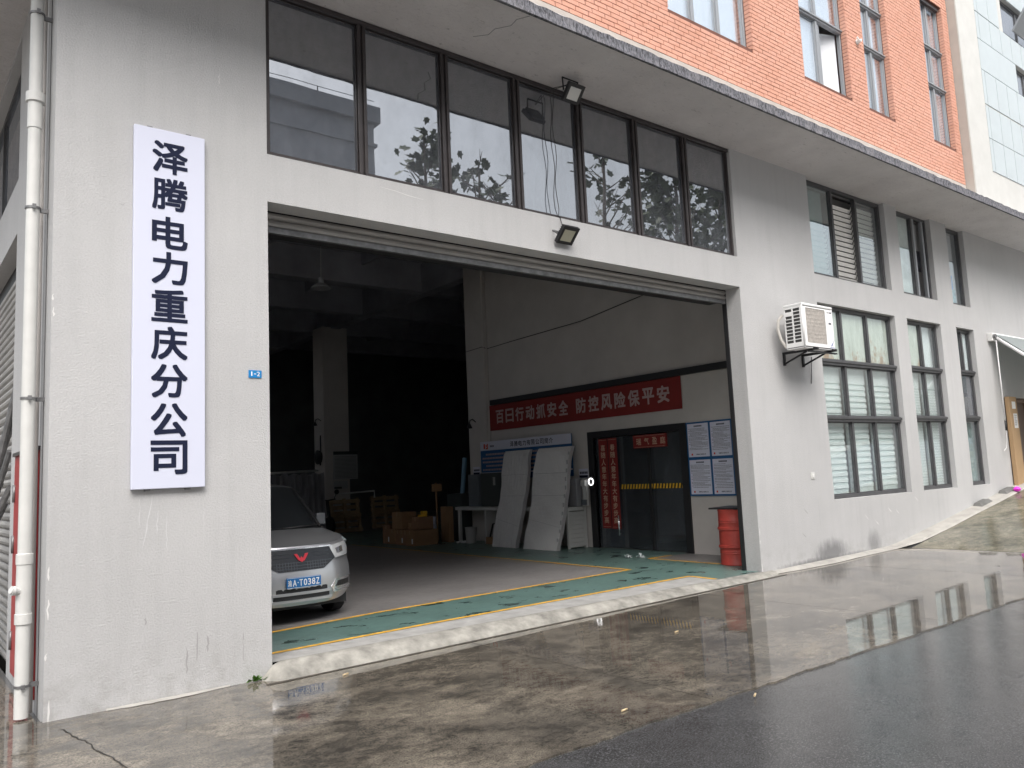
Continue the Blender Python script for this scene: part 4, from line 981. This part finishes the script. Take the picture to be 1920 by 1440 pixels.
for (a, b) in ((1.82, 2.255), (1.375, 1.775)):
    for (c, d) in ((1.615, 2.175), (.99, 1.565)):
        s = B(xb-.004, xb-.0006, a, b, c, d).build('sheet', SWHITE, PB); mb = MB(); z = d-.085
        mid = (a+b)/2
        for k in range(7): mb.box(xb-.0055, xb-.0042, mid+.075-.024*k-.018, mid+.075-.024*k, d-.055, d-.03)
        while z > c+.1:
            y = b-.02-rnd.choice((0, 0, .03)); e = a+.02+rnd.choice((0, 0, .05, .12))
            while y > e:
                l = rnd.uniform(.02, .06); mb.box(xb-.0055, xb-.0042, max(e, y-l), y, z-.003, z+.003); y -= l+.006
            z -= rnd.choice((.02, .02, .026))
        mb.build('printed_lines', BLACKI, s)
        letter(MB(), '泽腾电力有限公司', (xb-.0055, mid+.06, c+.028), (0, -1, 0), (0, 0, 1), .2, .026, .02).build('company_name', BLACKI, s)
        MB().box(xb-.0055, xb-.0042, mid+.13, mid+.16, c+.025, c+.058).build('logo', REDL, s)
def couplet(y, label, txt, x):
    t = thing('door_couplet', label, 'couplet', (x, y, 1.2))
    B(x, x+.004, y-.115, y+.115, .37, 2.06).build('paper', REDB, t); z = 1.88
    mb = MB().box(x-.002, x-.0005, y-.1, y+.1, .40, .404).box(x-.002, x-.0005, y-.1, y+.1, 2.03, 2.034); mb.build('gold_border', GOLDI, t)
    for ch in txt:
        letter(MB(), ch, (x-.002, y+.058, z-.055), (0, -1, 0), (0, 0, 1), .116, .118, .008).build('character', GOLDI, t); z -= .136
couplet(4.06, 'red vertical couplet strip nearer the office door handle', '春随人意年年大有步步高', W2-.03)
couplet(4.36, 'red vertical couplet strip at the left edge of the office door', '喜随人意年年大有步步高', W2+.02)
t = thing('door_plaque', 'small red horizontal plaque with four gold characters over the office door', 'plaque', (W2, 3.15, 1.95))
B(W2-.01, W2+.03, 2.765, 3.54, 1.83, 2.065).build('paper', REDB, t); y = 3.46
for ch in '瑞气盈庭': letter(MB(), ch, (W2-.012, y, 1.885), (0, -1, 0), (0, 0, 1), .115, .125, .008).build('character', GOLDI, t); y -= .19
MB().box(W2-.012, W2-.0105, 2.79, 3.515, 1.845, 1.849).box(W2-.012, W2-.0105, 2.79, 3.515, 2.045, 2.049).build('gold_border', GOLDI, t)
for y, z, lb in ((8.35, 1.58, 'small white area sign left of the company board'), (4.9, 1.42, 'small white area sign between company board and office door')):
    t = thing('area_sign', lb, 'sign', (W2, y, z)); xs = W2-.10 if y > 7.9 else W2-.012
    B(xs, xs+.01, y-.13, y+.13, z-.09, z+.09).build('plate', SWHITE, t); B(xs-.003, xs-.0005, y-.12, y+.12, z-.085, z-.035).build('dark_strip', INK, t)
    mb = MB()
    for k in range(5): mb.box(xs-.003, xs-.0005, y+.1-.045*k-.035, y+.1-.045*k, z-.01, z+.035)
    mb.build('printed_marks', BLACKI, t)
def gooseneck(x, y, z, lb, s=1):
    t = thing('gooseneck_lamp', lb, 'lamp', (x, y, z))
    MB().tube([(x, y, z), (x-.10*s, y-.02, z+.06), (x-.19*s, y-.05, z+.03), (x-.22*s, y-.06, z-.05)], .013, 8).build('arm', BLACKP, t)
    MB().lathe([(.02, 0), (.07, -.11), (.065, -.115)], (x-.22*s, y-.06, z-.04), 12).build('shade', BLACKP, t)
gooseneck(W2-.09, 8.33, 2.70, 'black gooseneck wall lamp left of the red banner')
gooseneck(7.97, 16.1, 3.35, 'black gooseneck wall lamp on the column behind the van')
# bench with clutter
BT = thing('work_bench', 'long white work bench with slatted end along the hall wall', 'bench', (7.95, 6.8, 0))
B(7.75, 8.16, 4.86, 8.68, .715, .785).build('top', BENCH, BT, bevel=.006)
B(7.78, 8.15, 7.55, 7.6, 0, .714).build('leg_panel', BENCH, BT); B(7.78, 7.84, 8.55, 8.62, 0, .714).build('leg', BENCH, BT)
for z in range(8): B(7.78, 8.17, 4.865, 4.89, .04+.083*z, .04+.083*z+.077).build('end_slat', BENCH, BT)
B(7.74, 7.78, 4.86, 4.91, 0, .714).build('end_post', BENCH, BT); B(8.17, 8.22, 4.86, 4.91, 0, .80).build('end_post', BENCH, BT); B(7.8, 8.15, 4.895, 4.93, .02, .7).build('end_back', BENCH, BT)
OR = thing('drawer_organizer', 'blue grey stack of small drawers on the bench end', 'drawers', (8.0, 8.2, .786))
B(7.96, 8.15, 8.02, 8.42, .787, 1.5).build('case', CABG, OR)
for k in range(6): B(7.945, 7.959, 8.04, 8.40, .80+.116*k, .80+.116*k+.095).build('drawer', CABG, OR, bevel=.004)
CB = thing('switch_cabinet', 'dark green steel cabinet on the bench behind the wrapped panel', 'cabinet', (8.1, 7.6, .786))
B(7.99, 8.155, 7.2, 7.98, .787, 1.52).build('body', CABD, CB, bevel=.005); B(7.975, 7.989, 7.22, 7.96, .80, 1.505).build('door', CABD, CB, bevel=.004)
mb = MB()
for k in range(9): mb.box(7.972, 7.9745, 7.42, 7.5, 1.25+.02*k, 1.262+.02*k)
mb.build('vent', BENCH, CB)
solo(B(8.0, 8.15, 4.87, 5.26, .787, 1.33), 'instrument_box', mat('pale_grey_box', (.26, .26, .28), .5), 'pale grey instrument box on the bench right of the wrapped panels', 'box', (8.07, 5.06, .787), bevel=.008)
t = thing('test_fixture', 'white upright fixture with two blocks on the bench end by the door', 'fixture', (8.13, 4.75, .8))
B(8.10, 8.16, 4.70, 4.80, .80, 1.30).build('post', BENCH, t); B(8.06, 8.0999, 4.69, 4.81, 1.18, 1.29).build('block', BENCH, t); B(8.06, 8.0999, 4.69, 4.81, .82, .92).build('block', CABG, t)
mb = MB(); mb.tube([(8.12, 4.578+.062*math.cos(k*math.pi/12), 1.257+.062*math.sin(k*math.pi/12)) for k in range(25)], .011, 8, False)
RG = bpy.data.materials.new('lit_ring'); RG.use_nodes = True; b = RG.node_tree.nodes['Principled BSDF']; b.inputs['Emission Color'].default_value = (1, 1, 1, 1); b.inputs['Emission Strength'].default_value = 1.2
t = thing('face_scanner', 'small black access terminal with a glowing white ring by the office door', 'terminal', (8.13, 4.578, 1.257))
mb.build('light_ring', RG, t); B(8.13, 8.16, 4.52, 4.64, 1.12, 1.34).build('housing', BLACKP, t); B(8.16, W2, 4.56, 4.6, 1.2, 1.26).build('mount', BLACKP, t)
def wpanel(y0, y1, yt0, yt1, lb, ribs, seed):
    t = thing('wrapped_panel', lb, 'panel', (7.45, (y0+y1)/2, 0)); rnd = random.Random(seed)
    n, h = 88, 24; xb, xt, H = 7.42, 8.02, 1.96; mb = MB()
    def P(u, v, off):
        x = xb+(xt-xb)*v**1.05; y = (y1+(y0-y1)*u)*(1-v)+(yt1+(yt0-yt1)*u)*v
        bul = -.014*math.sin(2.2*v*math.pi+seed)
        x += .035*max(0, (v-.93)/.07)**2*(1 if off < .02 else 0)
        return (x+off+bul+(.0055*math.sin(u*ribs*6.28) if off < .02 else 0)+.008*math.sin(v*13+u*4+seed)+.006*math.sin(v*31+u*9), y+.02*math.sin(v*7+seed), H*v+.003)
    f = [[P(i/n, j/h, 0) for i in range(n+1)] for j in range(h+1)]; b = [[P(i/n, j/h, .09) for i in (0, n)] for j in range(h+1)]
    for j in range(h):
        for i in range(n): mb.add([f[j][i], f[j][i+1], f[j+1][i+1], f[j+1][i]], [(0, 1, 2, 3)], True)
    mb.build('wrap_front', WRAP, t, sharp=80)
    mb = MB()
    for j in range(h):
        mb.add([f[j][n], b[j][1], b[j+1][1], f[j+1][n]], [(0, 1, 2, 3)]); mb.add([b[j][0], f[j][0], f[j+1][0], b[j+1][0]], [(0, 1, 2, 3)])
        mb.add([b[j][1], b[j][0], b[j+1][0], b[j+1][1]], [(0, 1, 2, 3)])
    mb.add([f[h][0], f[h][n], b[h][1], b[h][0]], [(0, 1, 2, 3)]); mb.build('edge', FOAMB, t)
    for v in (.25, .52, .74):
        p = [P(i/8, v+(.04 if v < .4 else .0)*(i/8-.5)*-2, -.008) for i in range(9)]; MB().tube(p, .0035, 5).build('strap', FOAMB, t)
    if seed == 2:
        mb = MB()
        for k in range(11): c = Vector(P(.985, .1+.083*k, -.004)); mb.box(c.x-.006, c.x+.004, c.y-.02, c.y+.02, c.z-.05, c.z+.03)
        mb.build('silver_tape', mat('silver_tape', (.7, .7, .7), .25, .3), t)
wpanel(6.06, 6.86, 6.22, 7.08, 'left bubble-wrapped panel leaning on the bench', 10, 1)
wpanel(4.84, 5.84, 4.95, 5.98, 'right ribbed bubble-wrapped panel with silver taped edge', 22, 2)
solo(MB().lathe([(.11, 0), (.125, .30), (.132, .35), (.12, .352)], (7.72, 8.05, 0), 20), 'bucket', mat('dull_white_bucket', (.42, .41, .4), .6), 'dull white plastic bucket under the bench', 'bucket', (7.72, 8.05, 0))
t = thing('toolbox', 'low orange and brown crate with tools under the bench', 'crate', (7.85, 7.25, 0))
B(7.72, 8.0, 7.0, 7.5, .005, .15).build('crate', CARD, t); B(7.78, 7.98, 7.05, 7.25, .151, .30).build('orange_case', ORANGE, t); MB().tube([(7.8, 7.45, .15), (7.85, 7.4, .42), (7.9, 7.3, .45), (7.92, 7.25, .3)], .02, 6).build('hose', BLACKP, t)
mb = MB(); rnd = random.Random(2)
for i in range(5):
    for k in range(5): mb.v.append((7.45+.06*i+rnd.uniform(-.01, .01), 8.12+.06*k, .01+rnd.uniform(0, .05)))
mb.f = [(i*5+k, i*5+k+1, i*5+k+6, i*5+k+5) for i in range(4) for k in range(4)]; mb.s = [False]*16
solo(mb, 'paper_scrap', WHITEI, 'crumpled white paper on the floor by the bucket', 'litter', (7.55, 8.25, 0))
solo(B(7.60, 7.72, 8.72, 9.05, 0, .80), 'carton', CARD, 'tall narrow brown carton standing at the bench end', 'carton', (7.66, 8.9, 0), 'cardboard cartons in the hall')
solo(MB().tube([(8.16, 9.0, .79), (8.33, 9.05, 1.9)], .055, 12), 'film_roll', BLUEP, 'blue film roll standing upright behind the drawers', 'roll', (8.16, 9.0, .8))
solo(B(7.95, 8.25, 8.72, 9.3, 0, 1.08), 'carton', CABD, 'dark box stack behind the bench end', 'carton', (8.1, 9.0, 0), 'cardboard cartons in the hall')
solo(MB().tube([(7.6, 9.2, 0), (7.62, 9.25, 1.35)], .022, 8).box(7.52, 7.75, 9.2, 9.28, 1.15, 1.32), 'sign_post', CARD, 'slim brown post with a small board beside the cartons', 'post', (7.6, 9.2, 0))
# carton stack
crt = [(6.62, 7.25, 8.66, 8.98, 0, .34, 'front long carton of the floor stack'), (6.66, 7.2, 8.99, 9.18, 0, .33, 'second carton in the floor row'), (6.68, 7.2, 9.19, 9.38, 0, .33, 'third carton in the floor row'),
       (6.70, 7.2, 9.39, 9.58, 0, .33, 'fourth carton in the floor row'), (6.70, 7.2, 9.60, 9.85, 0, .34, 'fifth carton in the floor row'), (6.72, 7.2, 9.87, 10.2, 0, .42, 'farthest carton of the floor row'),
       (6.72, 7.10, 9.30, 9.75, .345, .72, 'big carton with rounded corner on the floor row'), (6.80, 7.18, 8.72, 9.02, .345, .62, 'carton on the stack holding the yellow tool'), (6.84, 7.2, 9.05, 9.25, .335, .48, 'small carton between the two upper cartons')]
for i, (a, b, c, d, e, f, lb) in enumerate(crt):
    t = thing('carton', 'brown '+lb, 'carton', ((a+b)/2, (c+d)/2, e), 'cardboard cartons in the hall')
    B(a, b, c, d, e+.001, f).build('box', CARDD if i % 2 else CARD, t, bevel=.006)
    m_ = (c+d)/2; B(a-.002, a-.0003, m_-.025, m_+.025, f-.09, f-.001).build('tape', TAPE, t)
    if i in (0, 2, 5): B(a-.003, a-.0005, c+.03, c+.08, e+.05, e+.16).build('paper_label', WHITEI, t)
t = thing('yellow_tool', 'yellow hand tool lying on an upper carton', 'tool', (6.9, 8.8, .62)); B(6.84, 7.05, 8.76, 8.82, .622, .67).build('body', YELL, t); B(6.98, 7.08, 8.80, 8.92, .671, .74).build('handle', YELL, t)
for i, (z, lb) in enumerate(((0, 'lowest white and blue box of the small stack beside the cartons'), (.215, 'middle white and blue box of the small stack'), (.395, 'top white and blue box of the small stack'))):
    t = thing('parts_box', lb, 'box', (7.6, 9.6, z), 'white and blue parts boxes'); dx = (0, -.05, -.09)[i]
    B(7.5+dx, 7.75+dx, 9.35, 9.7, z+.002, z+(.21 if i == 0 else .175)).build('box', SWHITE if i else CABG, t, bevel=.004); B(7.497+dx, 7.4995+dx, 9.36, 9.52, z+.03, z+.14).build('blue_label', mat('box_blue', (.06, .2, .42), .6), t)
# pallets and column clutter
def pallet(o, lean, label):
    t = thing('pallet', label, 'pallet', o, 'wooden pallets by the far column'); x, y, z = o
    def R(mb): return mb.rot(o, (1, 0, 0), -lean)
    for i in range(3): R(B(x-.45+.42*i, x-.45+.42*i+.07, y, y+.1, z, z+1.0)).build('stringer', WOOD, t)
    for k in range(6): R(B(x-.47, x+.48, y+.101, y+.125, z+.02+.17*k, z+.13+.17*k)).build('slat', WOOD, t)
    for k in range(3): R(B(x-.47, x+.48, y-.022, y-.001, z+.02+.42*k, z+.12+.42*k)).build('slat', WOOD, t)
pallet((8.2, 14.9, .01), rad(12), 'wooden pallet leaning upright before the far column')
pallet((9.9, 15.6, .01), rad(8), 'dim wooden pallet standing deeper in the hall')
t = thing('towel_rail', 'thin white tubular rack behind the leaning pallet', 'rack', (8.9, 15.3, 0)); MB().tube([(8.0, 15.3, 0), (8.0, 15.3, 1.12), (9.3, 15.3, 1.16), (9.3, 15.3, .95)], .028, 8).build('rail', BENCH, t)
t = thing('wall_chart', 'grey printed chart with dark heading on the far column', 'chart', (8.6, 15.88, 1.9))
B(8.24, 9.05, 15.86, 15.895, 1.55, 2.3).build('sheet', mat('grey_paper', (.42, .42, .43), .7), t); B(8.24, 9.05, 15.85, 15.8595, 2.3, 2.4).build('heading', CABD, t)
mb = MB()
for k in range(17): mb.box(8.28, 9.0, 15.855, 15.8595, 1.59+.04*k, 1.60+.04*k)
mb.build('printed_lines', CABD, t); B(8.26, 8.7, 15.86, 15.895, 1.27, 1.5).build('lower_label', mat('grey_label', (.38, .39, .4), .7), t); B(8.26, 8.5, 15.85, 15.8595, 1.27, 1.33).build('lower_strip', CABD, t)
t = thing('wall_meter', 'black round meter with cables on the left face of the far column', 'meter', (7.95, 16.2, 2.2)); MB().lathe([(.2, 0), (.22, .08), (.1, .12)], (7.96, 16.2, 2.25), 16, (-1, 0, 0)).build('dial', BLACKP, t); MB().tube([(7.93, 16.1, 2.0), (7.9, 16.0, 2.5), (7.92, 16.05, 2.9)], .02, 6).build('cable', BLACKP, t)
t = thing('motor_scooter', 'black motor scooter half hidden behind the van', 'scooter', (7.2, 14.6, 0))
for y in (14.2, 15.3): MB().lathe([(.12, -.05), (.25, -.045), (.27, 0), (.25, .045), (.12, .05)], (7.3, y, .27), 20, (1, 0, 0)).build('wheel', RUBBER, t)
MB().tube([(7.3, 14.2, .3), (7.3, 14.35, .95)], .05, 8).tube([(7.05, 14.35, 1.0), (7.3, 14.35, .97), (7.55, 14.35, 1.0)], .02, 6).build('handlebar', BLACKP, t)
MB().tube([(7.3, 14.35, .4), (7.3, 14.7, .28), (7.3, 15.0, .45), (7.3, 15.5, .75)], [.1, .12, .14, .12], 10).build('body', BLACKP, t); B(7.18, 7.42, 14.85, 15.5, .72, .82).build('seat', BLACKP, t, bevel=.03)
MB().tube([(7.5, 14.33, 1.0), (7.56, 14.3, 1.18)], .01, 5).lathe([(.07, -.01), (.07, .01)], (7.57, 14.3, 1.2), 12, (0, 1, 0)).build('mirror', BLACKP, t)
mb = MB(); n = 46
for i in range(n):
    a, b = i/n, (i+1)/n; q = lambda u: .06*(1 if int(u*n) % 4 in (0, 1) else -1)
    x = lambda u: 4.6+2.0*u
    mb.add([(x(a), 13+q(a), 0), (x(b), 13+q(b), 0), (x(b)+.12, 13.35+q(b), 1.72+.03*math.sin(i)), (x(a)+.12, 13.35+q(a), 1.72+.03*math.sin(i-1))], [(0, 1, 2, 3)])
solo(mb, 'corrugated_sheet', CORR, 'grey corrugated metal sheet leaning behind the van', 'metal sheet', (5.6, 13, 0))
solo(MB().tube([(4.3, 13.2, 1.74), (6.6, 13.4, 1.80)], .03, 8), 'sheet_rail', BENCH, 'pale horizontal rail along the top of the corrugated sheet', 'rail', (5.4, 13.3, 1.75))
t = thing('pendant_lamp', 'dim white pendant lamp hanging high in the hall', 'lamp', (4.25, 8, 5.3)); MB().tube([(4.27, 8, 6.9), (4.25, 8, 5.5)], .006, 5).build('cord', BENCH, t); MB().lathe([(.05, .22), (.06, .12), (.2, .02), (.205, 0), (.19, 0)], (4.25, 8, 5.33), 20).build('shade', mat('lamp_enamel', (.3, .3, .31), .4), t)
# drum with a plate on it
t = thing('oil_drum', 'red ribbed oil drum standing just inside the right door jamb', 'drum', (7.36, .78, 0)); R_ = .242
p = [(R_-.01, 0), (R_, .012), (R_, .02), (R_-.006, .03), (R_-.006, .16)]
for z in (.27, .53): p += [(R_-.004, z-.03), (R_+.012, z-.012), (R_+.012, z+.012), (R_-.004, z+.03)]
for z in (.18, .205, .62, .65): p += [(R_-.006, z-.01), (R_, z), (R_-.006, z+.01)]
p = sorted(p[:5], key=lambda q: q[1])+sorted(p[5:], key=lambda q: q[1])+[(R_-.006, .78), (R_, .79), (R_, .802), (R_-.01, .808)]
MB().lathe(p, (7.36, .78, 0), 40).build('shell', REDD, t)
solo(MB().obox((7.45, .78, .823), (.30, .31, .012), (0, 0, 1), .1), 'cover_plate', BLACKP, 'flat black cover plate lying on top of the red drum', 'plate', (7.45, .78, .82), bevel=.004)
mb = MB(); rnd = random.Random(12)
for c in ((7.17, 2.8), (7.26, 2.62)):
    for i in range(14):
        a = rnd.uniform(0, 6.28); r = rnd.uniform(.03, .10); p0 = Vector((c[0], c[1], .012)); q = p0+Vector((math.cos(a)*r, math.sin(a)*r, rnd.uniform(.0, .06))); s = p0+Vector((math.cos(a+.8)*r, math.sin(a+.8)*r, rnd.uniform(0, .07)))
        mb.add([p0, q, s], [(0, 1, 2)])
solo(mb, 'plastic_bag', BAGM, 'crumpled clear plastic bag on the green floor before the office door', 'litter', (7.2, 2.7, .01))

# ------------------------------------------------------------------ the van
VX = .93
VN = thing('parked_van', 'silver van parked nose out behind the left pier', 'van', (VX, 3.3, 0))
def fy(dx, z): return 1.5+max(0, z-.5)*.22+.36*abs(dx/.72)**3
def F(dx, z, off=0.): return (VX+dx, fy(dx, z)-off, z)
# stations along the centre line: (y, z, half width, edge set-back, edge drop)
st = [(1.52, .20, .66, .30, -.05), (1.495, .30, .70, .33, 0), (1.49, .42, .71, .35, .0), (1.50, .52, .715, .36, 0), (1.555, .70, .70, .36, .0), (1.575, .775, .68, .34, -.02), (1.60, .805, .66, .32, -.045),
      (1.75, .855, .66, .24, -.02), (1.95, .905, .665, .18, .02), (2.17, .945, .67, .16, .03), (2.2, .955, .655, .20, .03), (2.45, 1.13, .63, .17, .03), (2.72, 1.33, .585, .12, .035), (2.86, 1.425, .555, .08, .045), (3.0, 1.465, .55, .04, .05),
      (3.5, 1.5, .56, 0, .05), (4.4, 1.5, .57, 0, .05), (5.1, 1.47, .56, 0, .05), (5.2, 1.40, .57, -.03, .03), (5.26, .95, .66, -.05, 0), (5.27, .5, .69, -.05, 0), (5.24, .25, .66, -.05, 0)]
NT = 20
def sp(k, t):
    y, z, w_, sb, dr = st[k]; a = abs(t); return (VX+w_*t, y+sb*a**3, z-dr*a**4)
grid = [[sp(k, -1+2*i/NT) for i in range(NT+1)] for k in range(len(st))]
def skin(k0, k1, mt, name, off=0, t0=0, t1=NT):
    mb = MB(); n = t1-t0+1; o = Vector((0, -off, off))
    mb.add([Vector(grid[k][i])+o for k in range(k0, k1+1) for i in range(t0, t1+1)], [(a*n+b, a*n+b+1, (a+1)*n+b+1, (a+1)*n+b) for a in range(k1-k0) for b in range(n-1)], True)
    return mb.build(name, mt, VN, sharp=50)
body = MB(); n = NT+1
body.add([p for r in grid for p in r], [(a*n+b, a*n+b+1, (a+1)*n+b+1, (a+1)*n+b) for a in range(len(st)-1) for b in range(NT)], True)
for s in (0, NT):                       # sides: a skirt from the outline down to the sill, widest at the waist
    edge = [Vector(r[s]) for r in grid]; sg = -1 if s == 0 else 1
    waist = [Vector((VX+sg*.72, min(5.2, max(p.y, 1.86)), min(p.z, .80))) for p in edge]
    for k in range(6): waist[k] = Vector((edge[k].x+sg*.006, edge[k].y+.03, edge[k].z))
    sill = [Vector((VX+sg*.69, max(2.42, q.y), .22)) for q in waist]
    for k in range(6): sill[k] = Vector((waist[k].x-sg*.02, waist[k].y+.10, waist[k].z))
    m_ = len(edge)
    f = [(i, i+1, m_+i+1, m_+i) for i in range(m_-1)]+[(m_+i, m_+i+1, 2*m_+i+1, 2*m_+i) for i in range(m_-1)]
    body.add(edge+waist+sill, [q if sg > 0 else q[::-1] for q in f], True)
body = body.build('body', SILV, VN, sharp=28)
skin(10, 13, GCAR, 'windscreen', .012, 1, NT-1)
skin(6, 9, SILV, 'bonnet', .006, 1, NT-1)
mb = MB()
for i in range(NT): mb.add([Vector(grid[9][i])+Vector((0, .02, .006)), Vector(grid[9][i+1])+Vector((0, .02, .006)), Vector(grid[10][i+1])+Vector((0, .05, .03)), Vector(grid[10][i])+Vector((0, .05, .03))], [(0, 1, 2, 3)])
mb.build('scuttle', BLACKP, VN)
for s in (1, NT-1):
    MB().tube([Vector(grid[k][s])+Vector((0, -.014, .014)) for k in (10, 11, 12, 13)], .018, 6).build('pillar_trim', BLACKP, VN)
def fpatch(pts, mt, name, off, depth=.012, sub=8, mirror=False):
    """closed outline in (dx, z) laid on the curved front, subdivided across"""
    xs = [p[0] for p in pts]; mb = MB()
    def span(x):
        zs = []
        for (a, b), (c, d) in zip(pts, pts[1:]+pts[:1]):
            if (a <= x <= c or c <= x <= a) and a != c: zs.append(b+(d-b)*(x-a)/(c-a))
            elif a == c and abs(x-a) < 1e-6: zs += [b, d]
        return min(zs), max(zs)
    X = sorted(set([min(xs)+(max(xs)-min(xs))*i/sub for i in range(sub+1)]+xs)); col = []
    for x in X:
        lo, hi = span(x); col.append([F(x, lo+(hi-lo)*k/3, off) for k in range(4)]+[F(x, lo, -depth), F(x, hi, -depth)])
    for A, Bc in zip(col[:-1], col[1:]):
        for k in range(3): mb.add([A[k], Bc[k], Bc[k+1], A[k+1]], [(0, 1, 2, 3)])
        mb.add([A[4], Bc[4], Bc[0], A[0]], [(0, 1, 2, 3)]); mb.add([A[3], Bc[3], Bc[5], A[5]], [(0, 1, 2, 3)])
    for A, o in ((col[0], 1), (col[-1], 0)): mb.add([A[4], A[0], A[1], A[2], A[3], A[5]][::(1 if o else -1)], [(0, 1, 2, 3, 4, 5)])
    return mb.build(name, mt, VN)
sym = lambda p: p+[(-x, z) for x, z in reversed(p)]
gr = fpatch([(-.414, .65), (-.337, .777), (.337, .777), (.414, .65), (.25, .555), (-.25, .555)], GRILL, 'grille', .012, .02, 16)
fpatch([(-.37, .775), (-.36, .79), (.36, .79), (.37, .775)], CHROME, 'bonnet_trim', .02, .01, 14)
mb = MB()
for z, a in ((.575, .26), (.605, .30), (.635, .36)):
    for i in range(14):
        x0, x1 = -a+2*a*i/14, -a+2*a*(i+1)/14; mb.add([F(x0, z, .016), F(x1, z, .016), F(x1, z+.008, .020), F(x0, z+.008, .020)], [(0, 1, 2, 3)])
for i in range(19):
    x = -.27+.03*i
    if abs(x) > .04: mb.add([F(x, .565, .016), F(x+.005, .565, .016), F(x+.005, .648, .018), F(x, .648, .018)], [(0, 1, 2, 3)])
for sg in (-1, 1):
    for z in (.69, .73):
        for i in range(6):
            x0, x1 = sg*(.12+.035*i), sg*(.12+.035*(i+1)); mb.add([F(x0, z, .016), F(x1, z, .016), F(x1, z+.006, .021), F(x0, z+.006, .021)], [(0, 1, 2, 3)])
mb.build('grille_bars', mat('grille_bar_grey', (.10, .11, .13), .35), VN, kind='stuff')
for sg in (-1, 1):
    P2 = lambda L: [(sg*a, b) for a, b in L]
    fpatch(P2([(.345, .777), (.62, .803), (.685, .735), (.665, .66), (.415, .645)]), LAMPG, 'headlight', .014, .02, 8)
    fpatch(P2([(.43, .745), (.55, .765), (.56, .70), (.45, .69)]), CHROME, 'headlight_reflector', .017, .005, 4)
    fpatch(P2([(.34, .35), (.41, .425), (.69, .425), (.70, .29), (.37, .285)]), CHROME, 'fog_light_bezel', .012, .01, 8)
    fpatch(P2([(.40, .345), (.44, .40), (.65, .40), (.65, .345)]), BLACKP, 'fog_light', .018, .005, 6)
    fpatch(P2([(.40, .31), (.40, .322), (.66, .322), (.66, .31)]), SILV, 'fog_light_bar', .020, .005, 4)
fpatch(sym([(.285, .338), (.285, .382)]), BLACKP, 'lower_grille', .008, .02, 12)
fpatch(sym([(.31, .268), (.31, .308)]), BLACKP, 'lower_grille', .008, .02, 12)
fpatch(sym([(.33, .311), (.33, .335)]), SILV, 'bumper_bar', .022, .02, 12)
fpatch(sym([(.34, .238), (.34, .264)]), SILV, 'bumper_bar', .016, .02, 12)
# plate, emblem
pt = B(VX-.19, VX+.19, 1.462, 1.474, .385, .494).build('number_plate', PLATEB, VN, bevel=.003)
MB().box(VX-.185, VX+.185, 1.4605, 1.4615, .488, .491).box(VX-.185, VX+.185, 1.4605, 1.4615, .388, .391).build('plate_border', WHITEI, pt)
x = VX-.178
for ch, wd in zip(['渝', 'A', '·', 'T', '0', '3', '8', 'Z'], [.044, .040, .012, .038, .036, .034, .036, .036]):
    h = .066 if ch != '·' else .012; z = .406 if ch != '·' else .435
    letter(MB(), ch, (x, 1.4600, z), (1, 0, 0), (0, 0, 1), wd, h, .012 if ch != '渝' else .006).build('plate_character', WHITEI, pt); x += wd+(.0105 if ch != '·' else .008)
EM = [[(-.080, .728), (-.045, .728), (-.012, .672), (-.03, .655)], [(-.036, .722), (-.018, .700), (-.006, .665), (-.012, .668)], [(.080, .728), (.045, .728), (.012, .672), (.03, .655)], [(-.026, .662), (0, .700), (.026, .662), (0, .640)]]
mb = MB()
for p in EM[:1]+EM[2:]:
    q = [Vector(F(a, b, .024)) for a, b in p]; mb.prism(q, (0, .014, 0))
mb.build('wing_emblem', mat('red_emblem', (.55, .04, .06), .3, .2), VN)
for sg in (-1, 1):
    t = MB().tube([(VX+sg*.58, 2.55, .96), (VX+sg*.64, 2.52, 1.0)], .022, 8).obox((VX+sg*.665, 2.50, 1.035), (.055, .035, .066)).build('mirror', mat('mirror_housing', (.085, .09, .10), .5), VN, bevel=.03)
    for y in (2.12, 4.55):
        w_ = MB().lathe([(.15, -.075), (.235, -.075), (.262, -.06), (.266, 0), (.262, .06), (.235, .075), (.15, .075)], (VX+sg*.615, y, .266), 28, (1, 0, 0)).build('tyre', RUBBER, VN)
        MB().lathe([(.02, .0), (.14, .01), (.15, .03), (.152, .05)], (VX+sg*.66, y, .266), 20, (sg, 0, 0)).build('rim', STEELC, VN)
    for y0, y1 in ((2.75, 3.5), (3.6, 4.3), (4.4, 5.0)):
        mb = MB().add([(VX+sg*.70, y0+.08, .87), (VX+sg*.70, y1, .87), (VX+sg*.615, y1, 1.35), (VX+sg*.615, y0+.26 if y0 < 3 else y0+.04, 1.35)], [(0, 1, 2, 3) if sg < 0 else (3, 2, 1, 0)]).build('side_window', GCAR, VN)
B(VX-.62, VX+.62, 1.75, 5.1, .14, .24).build('underbody', BLACKP, VN)
MB().tube([(VX-.55, 2.16, .955), (VX-.05, 2.20, .985)], .009, 5).build('wiper', BLACKP, VN); MB().tube([(VX+.05, 2.16, .965), (VX+.50, 2.22, .985)], .009, 5).build('wiper', BLACKP, VN)
MB().lathe([(.15, 0), (.165, .01), (.165, .02), (.15, .03)], (VX+.28, 2.75, .98), 20, (0, -.6, .8)).build('steering_wheel', BLACKP, VN)
for sg in (-1, 1): B(VX+sg*.3-.2, VX+sg*.3+.2, 3.2, 3.3, .6, 1.2).build('seat', CABD, VN, bevel=.04)
